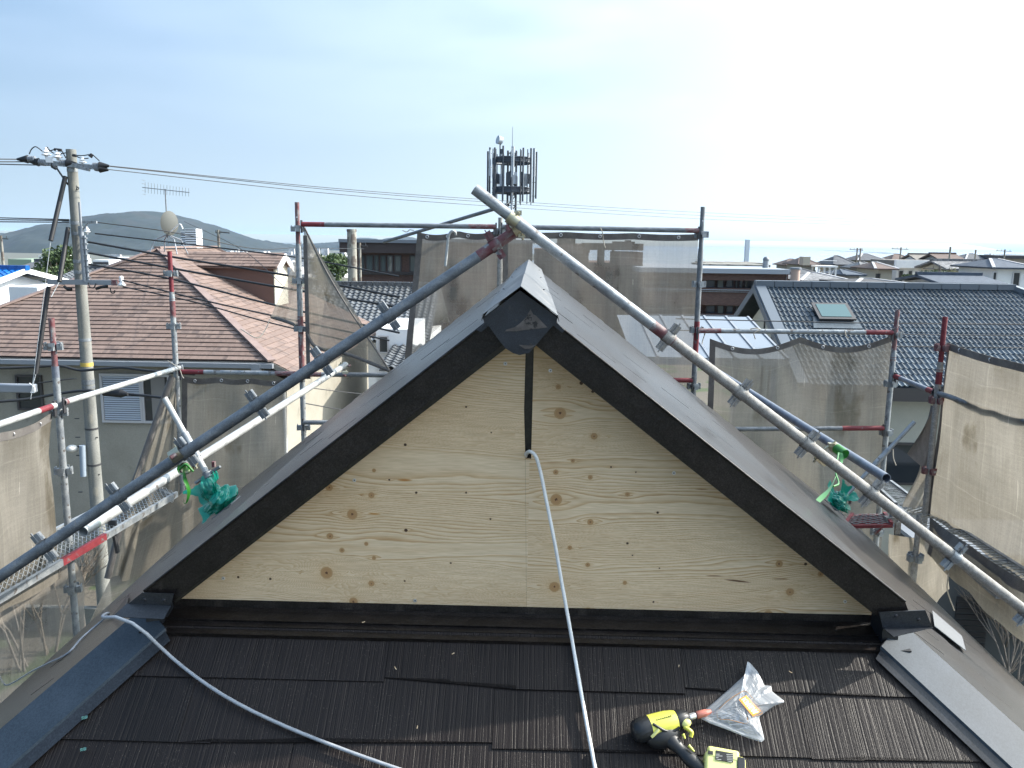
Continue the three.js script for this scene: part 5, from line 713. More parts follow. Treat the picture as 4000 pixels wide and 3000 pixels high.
{
  // antenna tower
  const t = thing('antenna_tower', 'tall mobile phone antenna tower with two ring frames', 'antenna tower'), z = 92, c = at(1999, 745, z), k = z / FOCAL, X = c.x, yy = py => at(1999, py, z).y, dk = std({ color: col(.055, .065, .08), roughness: .5, metalness: .3 }), gy = std({ color: col(.42, .46, .5), roughness: .5 });
  mesh('mast', [[.45, .45], [-.45, .45], [.45, -.45], [-.45, -.45]].map(([x, w]) => bar(V3(X + x, -8, -z + w), V3(X + x, yy(590), -z + w), .13, .10, 8)), dk, t);
  const lat = []; for (let y = -4; y < yy(600); y += 1.1) for (const [a, b, e, f] of [[-.45, .45, .45, .45], [-.45, -.45, .45, -.45], [.45, .45, .45, -.45], [-.45, .45, -.45, -.45]]) { lat.push(bar(V3(X + a, y, -z + b), V3(X + e, y + 1.1, -z + f), .04, .04, 5)); lat.push(bar(V3(X + a, y + 1.1, -z + b), V3(X + e, y + 1.1, -z + f), .04, .04, 5)); } mesh('lattice', lat, dk, t);
  mesh('centre_pipe', bar(V3(X + .05, 0, -z + .8), V3(X + .05, yy(575), -z + .8), .13, .13, 10), gy, t);
  mesh('lightning_rod', bar(V3(X, yy(590), -z), V3(X, yy(495), -z), .035, .02, 5), dk, t);
  for (const [py, r] of [[628, 2.05], [744, 2.05]]) { const ring = []; for (let i = 0; i < 12; i++) { const a = i / 12 * 6.283, b = (i + 1) / 12 * 6.283; for (const dy of [-.22, .22]) ring.push(bar(V3(X + r * Math.cos(a), yy(py) + dy, -z + r * Math.sin(a)), V3(X + r * Math.cos(b), yy(py) + dy, -z + r * Math.sin(b)), .12, .12, 6)); if (i % 2) ring.push(bar(V3(X, yy(py), -z), V3(X + r * Math.cos(a), yy(py), -z + r * Math.sin(a)), .08, .08, 6)); ring.push(slab([V3(X + r * Math.cos(a), yy(py) - .25, -z + r * Math.sin(a)), V3(X + r * Math.cos(b), yy(py) - .25, -z + r * Math.sin(b)), V3(X + r * Math.cos(b), yy(py) + .25, -z + r * Math.sin(b)), V3(X + r * Math.cos(a), yy(py) + .25, -z + r * Math.sin(a))], V3(Math.cos(a), 0, Math.sin(a)), .05)); } mesh('ring_frame', ring, dk, t); }
  const R = rng(14); for (let i = 0; i < 14; i++) { const a = i / 14 * 6.283 + .15, r = 2.45, top = 575 + R() * 20, bot = i % 3 ? 790 : 690; mesh('antenna_panel', [bar(V3(X + r * Math.cos(a), yy(bot), -z + r * Math.sin(a)), V3(X + r * Math.cos(a), yy(top), -z + r * Math.sin(a)), .10, .10, 8), bar(V3(X + (r - .3) * Math.cos(a + .08), yy(bot + 8), -z + (r - .3) * Math.sin(a + .08)), V3(X + (r - .3) * Math.cos(a + .08), yy(top + 4), -z + (r - .3) * Math.sin(a + .08)), .06, .06, 6)], i % 3 ? dk : gy, t); }
  for (const s of [-1, 1]) mesh('antenna_panel', [bar(V3(X + s * 2.62, yy(775), -z), V3(X + s * 2.62, yy(592), -z), .10, .10, 8), ...[600, 655, 712, 765].map(p => bar(V3(X + s * 2.62, yy(p), -z), V3(X + s * 2.2, yy(p), -z), .03, .03, 5))], dk, t);
  for (let i = 0; i < 14; i++) { const a = i / 14 * 6.283, r = 1.7; mesh('radio_unit', box(V3(X + r * Math.cos(a), yy(695 + R() * 20), -z + r * Math.sin(a)), .42, .9 + R() * .4, .3), i % 2 ? gy : dk, t); }
  const rr = []; for (let i = 0; i < 24; i++) { const a = i / 24 * 6.283; rr.push(bar(V3(X + 1.95 * Math.cos(a), yy(744), -z + 1.95 * Math.sin(a)), V3(X + 1.95 * Math.cos(a), yy(690), -z + 1.95 * Math.sin(a)), .03, .03, 5)); } mesh('guard_rail', rr, dk, t);
  const dc = at(1952, 548, z), d = new THREE.CylinderGeometry(.46, .40, .5, 24); d.rotateZ(1.35); d.rotateY(.5); d.translate(dc.x, dc.y, dc.z); const dish = mesh('dish', d, gy, t); mesh('dish_post', [bar(V3(dc.x + .05, yy(625), -z), V3(dc.x + .05, dc.y, -z), .07, .07, 8), box(V3(dc.x + .2, yy(592), -z), .4, .5, .3)], dk, dish);
  ground(t);
}

// ---------- ground, hills, far town ----------
const terrain = (x, z) => { const d = Math.hypot(x, z), drop = sstep(150, 900, d) * 46; return -drop - .02 + (d > 60 ? (fbm(x / 160 + 40, z / 160, 0, 0, 301, 3) - .5) * Math.min(6, (d - 60) * .01) : 0); };
{
  const rs = [0, 4, 8, 12, 16, 20, 26, 34, 44, 60, 80, 110, 150, 200, 280, 400, 560, 800, 1100, 1500, 2100, 3000, 4200, 6000, 8500, 12000], n = 96, pos = [], idx = [], uv = [];
  rs.forEach(r => { for (let i = 0; i <= n; i++) { const a = i / n * Math.PI * 2, x = r * Math.cos(a), z = r * Math.sin(a); pos.push(x, terrain(x, z), z); uv.push(x, z); } });
  for (let j = 0; j < rs.length - 1; j++) for (let i = 0; i < n; i++) { const a = j * (n + 1) + i, b = a + 1, c = a + n + 1, d = c + 1; idx.push(a, b, c, b, d, c); }
  const g = new THREE.BufferGeometry(); g.setAttribute('position', new THREE.Float32BufferAttribute(pos, 3)); g.setAttribute('uv', new THREE.Float32BufferAttribute(uv, 2)); g.setIndex(idx); g.computeVertexNormals();
  structure('ground', g, std({ map: tex(512, 512, (u, v) => { const k = fbm(u * 8, v * 8, 8, 8, 311, 6), s = fbm(u * 20, v * 20, 20, 20, 313, 4); return mixc(mixc(L(.085, .075, .06), L(.14, .125, .10), k), L(.05, .075, .03), sstep(.5, .62, s) * .8); }, { rx: 1 / 24, ry: 1 / 24 }), roughness: 1, bumpMap: coarseBump, bumpScale: .03 }));
  const lane = V3(0, 0, 0); structure('road', patch((u, v) => { const x = lerp(-60, 60, u), zz = -11.5 - (v - .5) * 4.5; return V3(x, terrain(x, zz) + .035, zz); }, 60, 4, 120, 4.5), std({ map: mottle(L(.045, .045, .047), L(.07, .07, .07), 4, 12, 315), roughness: .95 }));
}
structure('sea', patch((u, v) => { const a = lerp(-.12, 1.0, u), r = lerp(1500, 19000, v * v); return V3(Math.sin(a) * r, -45, -Math.cos(a) * r); }, 40, 30, 900, 900), std({ color: col(.28, .275, .265), roughness: .1, bumpMap: coarseBump, bumpScale: .01 }));
M.forest = std({ map: tex(512, 512, (u, v) => { const k = fbm(u * 40, v * 40, 40, 40, 321, 5), s = fbm(u * 9, v * 9, 9, 9, 323, 4); return mixc(mixc(L(.005, .010, .007), L(.016, .022, .013), k), L(.028, .026, .02), sstep(.55, .75, s) * .6); }, { rx: 1 / 900, ry: 1 / 900 }), roughness: 1 });
function hill(name, prof, z, depth, seed) {
  const c = prof.map(([x, y]) => at(x, y, z)), x0 = c[0].x, x1 = c[c.length - 1].x, hAt = x => { let i = 0; while (i < c.length - 2 && c[i + 1].x < x) i++; const t = clamp((x - c[i].x) / (c[i + 1].x - c[i].x)), s = t; return lerp(c[i].y, c[i + 1].y, s); };
  const g = patch((u, v) => { const x = lerp(x0, x1, u), h = hAt(x), base = -50, zz = -(z - depth + 2 * depth * v), w = Math.sin(Math.PI * v), k = Math.pow(w, .8), no = (fbm(x / 170 + seed, zz / 170, 0, 0, 330 + seed, 5) - .5) * depth * .07 * (1 - w * w) + (fbm(x / 26, zz / 26, 0, 0, 340 + seed, 3) - .5) * 7; return V3(x, base + (h - base) * k + no * (v > .02 && v < .98 ? 1 : 0), zz); }, 220, 60, x1 - x0, depth * 2);
  return structure(name, g, M.forest);
}
hill('hill', [[-700, 940], [-300, 905], [0, 914], [36, 910], [72, 919], [98, 930], [145, 930], [181, 939], [224, 934], [275, 930], [330, 945], [420, 990]], 4200, 900, 1);
hill('hill', [[230, 985], [290, 925], [340, 892], [390, 866], [452, 862], [485, 843], [524, 836], [579, 827], [615, 827], [644, 836], [687, 854], [760, 869], [794, 884], [845, 910], [903, 931], [953, 953], [1007, 975], [1080, 990]], 3400, 900, 2);
hill('hill', [[960, 990], [1011, 977], [1044, 966], [1076, 967], [1098, 974], [1150, 976], [1195, 970], [1224, 960], [1242, 951], [1297, 950], [1330, 944], [1370, 942], [1394, 935], [1416, 929], [1441, 930], [1470, 940], [1517, 940], [1553, 928], [1586, 924], [1611, 931], [1700, 945], [1900, 960]], 5200, 1000, 3);
{
  // the far town on the plain: a mass of roofs and blocks nobody could count
  const R = rng(61), geos = [[], [], []]; for (let i = 0; i < 900; i++) { const z = 900 + R() * R() * 2300, px = 850 + R() * 900 + (R() < .25 ? -700 * R() : 0), x = at(px, 1000, z).x, y = terrain(x, -z), h = 5 + R() * R() * 26, w = 8 + R() * 22, d = 8 + R() * 14; geos[i % 3].push(boxB(x - w / 2, x + w / 2, y - 3, y + h, -z - d / 2, -z + d / 2)); }
  const cs = [col(.55, .54, .52), col(.32, .30, .29), col(.7, .7, .7)]; geos.forEach((g, i) => { if (i) return; }); const all = [...geos[0], ...geos[1], ...geos[2]]; single('distant_town', all, std({ map: mottle(L(.3, .29, .28), L(.7, .69, .68), 60, 4, 351), roughness: .9 }), 'hazy town spread over the plain below the hills', 'town', null, 'stuff');
  const R2 = rng(62), fields = []; for (let i = 0; i < 500; i++) { const z = 330 + R2() * 600, px = 2500 + R2() * 1700, x = at(px, 1000, z).x, y = terrain(x, -z), w = 7 + R2() * 6; fields.push(boxB(x - w / 2, x + w / 2, y - 2, y + 5.2, -z - 4, -z + 4)); const r = new THREE.ConeGeometry(w * .78, 2.2, 4, 1); r.rotateY(Math.PI / 4); r.scale(1, 1, .8); r.translate(x, y + 6.3, -z); fields.push(mUV(r)); }
  single('distant_suburb', fields, std({ map: mottle(L(.06, .06, .065), L(.2, .2, .2), 30, 4, 353), roughness: .85 }), 'mass of small roofs far behind the near houses', 'suburb', null, 'stuff');
}
function block(name, x0, x1, y0, z, dep, mat, label, o = {}) {
  const t = thing(name, label, o.cat ?? 'building', o.group), a = at(x0, y0, z), b = at(x1, y0, z), base = terrain(a.x, -z) - 1; mesh('wall', boxB(a.x, b.x, base, a.y, -z - dep, -z), mat, t);
  const nf = o.floors ?? 0, nw = o.wins ?? 0, top = a.y, fh = o.fh ?? 3; for (let i = 0; i < nf; i++) { const yy = top - fh * (i + .75); if (o.bands) mesh('balcony_band', boxB(a.x + .2, b.x - .2, yy, yy + fh * .42, -z, -z + .3), M.brickDark, t); else for (let k = 0; k < nw; k++) { const xa = lerp(a.x, b.x, (k + .25) / nw), xb = lerp(a.x, b.x, (k + .75) / nw); mesh('window', boxB(xa, xb, yy, yy + fh * .5, -z, -z + .12), M.glass, t); } }
  if (o.extra) o.extra(t, a, b); return ground(t);
}
block('tower_block', 705, 738, 905, 1100, 20, M.whiteWall, 'pale hazy apartment tower on the hillside, shorter one', { floors: 12, bands: true, group: 'far apartment blocks' });
block('tower_block', 722, 765, 893, 1080, 20, M.whiteWall, 'white hazy apartment tower on the hillside, taller stepped one', { floors: 14, bands: true, group: 'far apartment blocks' });
block('apartment_block', 362, 425, 1015, 420, 14, M.whiteWall, 'long white apartment block just right of the utility pole', { floors: 3, bands: true, group: 'far apartment blocks' });
block('apartment_block', 425, 530, 1005, 460, 14, M.whiteWall, 'white apartment block rising behind the brown hip', { floors: 4, bands: true, group: 'far apartment blocks' });
block('apartment_block', 900, 985, 988, 520, 14, M.whiteWall, 'white block peeping over the dormer roof', { floors: 2, bands: true, group: 'far apartment blocks' });
block('apartment_block', 1250, 1345, 1030, 300, 12, M.whiteWall, 'white slab block beyond the torn sheet', { floors: 4, bands: true, group: 'far apartment blocks' });
block('hall', 30, 122, 1012, 130, 12, std({ color: col(.24, .32, .24), roughness: .8 }), 'low hall with a pale green roof at the picture edge');
block('white_block', 150, 212, 996, 125, 10, M.whiteWall, 'white square building beside the green hall', { floors: 1, wins: 2 });
block('slim_tower', 2915, 2930, 936, 900, 5, std({ color: col(.62, .66, .7), roughness: .7 }), 'slim grey-white tower standing alone in the haze', { cat: 'tower' });

// ---------- houses across the way ----------
const paleCap = std({ color: col(.4, .4, .41), roughness: .7 });
const roofM = { brown: std({ map: mottle(L(.10, .07, .06), L(.15, .105, .09), 2, 8, 361), roughness: .85 }), grey: std({ map: mottle(L(.06, .065, .075), L(.10, .105, .115), 2, 8, 362), roughness: .85 }), blue: std({ map: mottle(L(.045, .06, .085), L(.07, .09, .12), 2, 8, 363), roughness: .85 }), dark: std({ map: mottle(L(.04, .04, .045), L(.07, .068, .07), 2, 8, 364), roughness: .85 }), speck: std({ map: tex(128, 128, (u, v, i, j) => mixc(L(.08, .08, .085), L(.26, .26, .265), hash(i >> 1, j >> 1, 3)), { rx: 1 / 9, ry: 1 / 9 }), roughness: .85 }), tan: std({ map: mottle(L(.15, .135, .115), L(.20, .175, .15), 2, 8, 365), roughness: .7 }) };
const wallM = { cream: std({ color: col(.44, .40, .32), roughness: .9 }), white: M.whiteWall, beige: std({ color: col(.34, .30, .25), roughness: .9 }), grey: std({ color: col(.33, .33, .33), roughness: .9 }) };
function farHouse(x0, x1, yr, ye, z, roof, wall, type, label, o = {}) {
  const t = thing('house', label, 'house', 'houses beyond the tiled roof'), a = at(x0, ye, z), b = at(x1, ye, z), r = at((x0 + x1) / 2, yr, z + (o.dz ?? 4)), W = b.x - a.x, dep = o.dep ?? Math.max(7, W * .7), ov = .5, base = terrain(a.x, -z) - .5, yE = a.y, zf = -z, zb = -z - dep, zm = (zf + zb) / 2, yR = r.y;
  mesh('wall', boxB(a.x + ov, b.x - ov, base, yE + .05, zb + ov, zf - ov), wallM[wall], t);
  const P = (x, y, zz) => V3(x, y, zz);
  if (type === 'flat') { mesh('roof', boxB(a.x, b.x, yE, yE + .5, zb, zf), roofM[roof], t); }
  else if (type === 'gable') { const f = slab([P(a.x, yE, zf), P(b.x, yE, zf), P(b.x, yR, zm), P(a.x, yR, zm)], V3(0, zf - zm, yR - yE).normalize(), .18), g = slab([P(a.x, yE, zb), P(b.x, yE, zb), P(b.x, yR, zm), P(a.x, yR, zm)], V3(0, zf - zm, -(yR - yE)).normalize(), .18); const rf = mesh('roof', [f, g], roofM[roof], t); mesh('ridge', boxB(a.x, b.x, yR + .1, yR + .38, zm - .2, zm + .2), roofM[roof], rf); mesh('gable', slab([P(a.x + ov, yE, zf - ov), P(a.x + ov, yR - .15, zm), P(a.x + ov, yE, zb + ov)], V3(-1, 0, 0), .05), wallM[wall], t); }
  else { const k = Math.min(W * .42, dep * .5), l = P(a.x + k, yR, zm), rr = P(b.x - k, yR, zm), q = (p, n) => slab(p, n.normalize(), .14); const rf = mesh('roof', [q([P(a.x, yE, zf), P(b.x, yE, zf), rr, l], V3(0, zf - zm, yR - yE)), q([P(b.x, yE, zb), P(a.x, yE, zb), l, rr], V3(0, zf - zm, -(yR - yE))), q([P(a.x, yE, zb), P(a.x, yE, zf), l], V3(-(yR - yE), k, 0)), q([P(b.x, yE, zf), P(b.x, yE, zb), rr], V3(yR - yE, k, 0))], roofM[roof], t); const cp = (c, d) => mesh('hip_ridge', beam(c.clone().add(V3(0, .13, 0)), d.clone().add(V3(0, .13, 0)), .24, .12), o.cap ?? roofM[roof], rf); cp(l, rr); cp(P(a.x, yE, zf), l); cp(P(b.x, yE, zf), rr); }
  for (const [f0, f1, dy, hh] of o.win ?? [[.2, .38, .7, 1.1], [.6, .8, .7, 1.1]]) windowAt(t, lerp(a.x, b.x, f0), lerp(a.x, b.x, f1), yE - dy - hh, yE - dy, zf - ov + .03, { f: .09, frame: wall === 'white' ? M.frame : M.darkFrame });
  if (o.extra) o.extra(t, { a, b, yE, zf, zb, base, ov });
  return ground(t);
}
const H = farHouse;
H(3068, 3160, 1015, 1038, 130, 'brown', 'beige', 'hip', 'small brown-roofed house nearest the round chimney');
H(3120, 3206, 1010, 1037, 108, 'brown', 'cream', 'hip', 'brown-roofed cream house left of the white water frame', { win: [[.62, .85, .6, .9]] });
H(3258, 3352, 1004, 1037, 104, 'grey', 'cream', 'hip', 'grey-roofed cream house right of the white water frame', { win: [[.75, .95, .9, .9]] });
H(3350, 3468, 994, 1019, 142, 'grey', 'beige', 'hip', 'grey hipped house on the skyline below two poles', { cap: paleCap });
H(3484, 3586, 996, 1021, 144, 'brown', 'beige', 'hip', 'brown hipped house on the skyline behind the white modern house');
H(3582, 3684, 998, 1021, 136, 'tan', 'white', 'gable', 'white gabled house on the skyline with a tan roof');
H(3668, 3776, 996, 1019, 130, 'brown', 'grey', 'gable', 'grey gabled house on the skyline beside a bare pole');
H(3772, 3890, 994, 1016, 140, 'grey', 'cream', 'hip', 'wide hipped house on the skyline with a white ridge', { cap: paleCap });
H(3906, 4080, 1006, 1010, 136, 'dark', 'beige', 'flat', 'flat-roofed beige block at the picture edge skyline');
H(3496, 3718, 1030, 1034, 96, 'tan', 'white', 'flat', 'white modern house with a flat roof and wide balcony', { win: [[.10, .2, .6, 1.9], [.27, .36, .6, 1.6], [.46, .56, .6, 1.8], [.62, .78, .6, 1.4], [.86, .98, .6, 1.4]], extra: (t, k) => { mesh('eave_fascia', boxB(k.a.x - .1, k.b.x + .1, k.yE - .35, k.yE + .55, k.zf - .02, k.zf + .4), M.whiteWall, t); mesh('balcony_front', boxB(k.a.x - 4, lerp(k.a.x, k.b.x, .5), k.yE - 4.6, k.yE - 3.5, k.zf + 1.4, k.zf + 1.6), M.whiteWall, t); mesh('balcony_floor', boxB(k.a.x - 4, lerp(k.a.x, k.b.x, .5), k.yE - 4.6, k.yE - 4.4, k.zf - .6, k.zf + 1.4), M.whiteWall, t); } });
H(3420, 3512, 1029, 1054, 90, 'brown', 'cream', 'hip', 'brown-roofed cream house left of the white modern house', { cap: paleCap, win: [[.1, .3, .4, 1.2]] });
H(3368, 3452, 1028, 1053, 96, 'speck', 'beige', 'hip', 'small speckled-roof house below the skyline poles');
H(3298, 3384, 1058, 1078, 82, 'blue', 'grey', 'hip', 'low dark-roofed house right of the water frame legs');
H(3118, 3196, 1052, 1072, 86, 'grey', 'grey', 'hip', 'low grey-roofed house left of the water frame legs');
H(3128, 3340, 1072, 1102, 64, 'speck', 'cream', 'hip', 'wide house with a pale speckled tile roof under the water frame', { cap: paleCap, win: [] });
H(3696, 3905, 1026, 1056, 84, 'speck', 'cream', 'gable', 'cream house with a speckled gable roof and blue shutter', { win: [[.62, .82, .9, 1.3]] });
H(3882, 4060, 1018, 1051, 68, 'blue', 'white', 'hip', 'white house with a dark blue roof at the picture edge', { cap: paleCap, win: [[.05, .16, .2, .9], [.5, .68, .2, 1.2]] });
H(3666, 3936, 1084, 1114, 58, 'blue', 'grey', 'gable', 'long low blue-grey roof just above the tiled ridge', { win: [] });
H(3340, 3590, 1096, 1117, 56, 'dark', 'grey', 'hip', 'low dark brown roof just above the tiled ridge', { win: [], cap: paleCap });
// side by the utility pole
{
  const t = thing('house', 'white house with a bright blue tiled roof at the picture edge', 'house'), z = 31, q = (x, y, zz = z) => at(x, y, zz), e0 = q(-220, 1128), rz = z + 3.2, r0 = q(60, 1055, rz), xr = q(100, 1058, rz).x, xl = q(-320, 1055, rz).x, V = V3(0, r0.y - e0.y, -3.2), Ls = V.length(); V.normalize(); const N = V3(0, 3.2, r0.y - e0.y).normalize();
  const f = mesh('roof_face', slab([V3(xl, e0.y, -z), V3(xr, e0.y, -z), V3(xr, r0.y, -rz), V3(xl, r0.y, -rz)].map(p => p.addScaledVector(N, -.08)), N, .04), M.vividTile[0], t); tiles(f, V3(xl, e0.y, -z), V3(1, 0, 0), V, [[0, 0], [xr - xl, 0], [xr - xl, Ls], [0, Ls]], { geo: tileGeo(.27, .32, 1, .06, .035), w: .27, e: .28, mats: M.vividTile, seed: 15 });
  mesh('roof_face', slab([V3(xl, e0.y, -rz - 3.2), V3(xr, e0.y, -rz - 3.2), V3(xr, r0.y, -rz), V3(xl, r0.y, -rz)], V3(0, 1, -.5), .05), M.vividTile[1], t); mesh('ridge', boxB(xl, xr + .1, r0.y, r0.y + .2, -rz - .15, -rz + .15), M.vividTile[0], t);
  mesh('barge_board', [beam(V3(xr + .03, r0.y - .02, -rz), V3(xr + .03, e0.y - .02, -z), .06, .2), beam(V3(xr + .03, r0.y - .02, -rz), V3(xr + .03, e0.y - .02, -rz - 3.2), .06, .2)], M.whiteWall, t);
  mesh('wall', [boxB(xl, xr - .6, 0, e0.y - .05, -rz - 2.7, -z - .5), slab([V3(xr - .62, e0.y - .1, -z - .5), V3(xr - .62, r0.y - .15, -rz), V3(xr - .62, e0.y - .1, -rz - 2.7)], V3(1, 0, 0), .03)], M.whiteWall, t);
  const c = q(40, 1200, 30), d = q(145, 1122, 30); mesh('bay', boxB(c.x, d.x, c.y, d.y, -33, -30), M.whiteWall, t); mesh('bay_floor', boxB(c.x + .1, d.x + .05, c.y - .12, c.y, -33, -29.95), M.soffit, t); ground(t);
  H(140, 420, 1062, 1142, 40, 'grey', 'cream', 'gable', 'grey tiled roof behind the pole between blue roof and brown hip', { dz: 4, dep: 8, win: [], extra: (t, k) => { const V2 = V3(0, at(280, 1062, 44).y - k.yE, -4), l2 = V2.length(); V2.normalize(); tiles(t.children.find(c => c.name === 'roof'), V3(k.a.x, k.yE + .2, k.zf), V3(1, 0, 0), V2, [[0, 0], [k.b.x - k.a.x, 0], [k.b.x - k.a.x, l2], [0, l2]], { geo: tileGeo(.27, .32, 1, .06, .035), w: .27, e: .28, mats: M.greyTile, seed: 16 }); } });
  H(34, 184, 1028, 1062, 62, 'grey', 'beige', 'gable', 'small grey roof behind the blue-tiled house', { win: [] });
}
{
  // white steel frame with a water tank
  const t = thing('water_tank_frame', 'white steel frame carrying a square cream water tank', 'water tank'), z = 76, q = (x, y) => at(x, y, z), x0 = q(3198, 1040).x, x1 = q(3266, 1040).x, yt = q(3230, 1040).y; for (const x of [x0, lerp(x0, x1, .35), lerp(x0, x1, .66), x1]) for (const zz of [-z, -z - 1.6]) mesh('leg', boxB(x - .06, x + .06, 0, yt, zz - .06, zz + .06), M.whiteWall, t);
  mesh('platform', boxB(x0 - .1, x1 + .1, yt - .1, yt + .05, -z - 1.8, -z + .2), M.whiteWall, t); mesh('tank', boxB(q(3214, 1).x, q(3244, 1).x, yt + .05, q(3230, 1004).y, -z - 1.3, -z - .2), wallM.cream, t); mesh('guard_rail', [.5, 1].flatMap(h => [bar(V3(x0, yt + h, -z + .1), V3(x1, yt + h, -z + .1), .025, .025, 5)]), M.whiteWall, t); mesh('brace', [bar(V3(x0, yt, -z), V3(x1, yt - 3, -z), .03, .03, 5), bar(V3(x1, yt, -z), V3(x0, yt - 3, -z), .03, .03, 5)], M.whiteWall, t); ground(t);
}
// far poles
{
  const fp = (x, y0, z, label, arm = .9) => { const t = thing('utility_pole', label, 'utility pole', 'far utility poles'), a = at(x, y0, z), b = terrain(a.x, -z); mesh('shaft', bar(V3(a.x, b - 1, a.z), a, .17, .10, 8), M.concreteDirty, t); if (arm) mesh('crossarm', [bar(V3(a.x - arm, a.y - .2, a.z), V3(a.x + arm * .8, a.y - .28, a.z), .04, .04, 5), ...[-.9, -.4, .6].map(k => bar(V3(a.x + k * arm, a.y - .25, a.z), V3(a.x + k * arm, a.y - .02, a.z), .025, .025, 5))], M.steelDark, t); return ground(t); };
  fp(3349, 969, 112, 'pole with a crossarm above the skyline roofs, one of a close pair', 1.0); fp(3362, 970, 118, 'bare pole of the close pair above the skyline roofs', .4); fp(3520, 966, 120, 'pole with a long crossarm above the brown skyline house', 1.3); fp(3713, 964, 98, 'tall bare pole beside the grey skyline gable', 0); fp(3812, 976, 104, 'bare pole in front of the wide hipped house', 0); fp(3926, 974, 120, 'pole with crossarms at the picture edge skyline', 1.2); fp(3868, 990, 150, 'small far pole between skyline houses', 1); fp(3672, 1040, 72, 'nearer pole rising from the hedge', 1.4);
  fp(852, 898, 64, 'pole with one long arm beyond the brown roof ridge', .2); fp(3, 920, 70, 'pole at the picture edge with white insulators', .8); fp(1405, 948, 68, 'thin pole in front of the brick block windows', .8);
  { const t = at(852, 905, 64); single('pole_arm', bar(t, at(897, 910, 64), .05, .05, 6), M.steelDark, 'side arm of the pole beyond the brown ridge', 'pole arm'); }
}

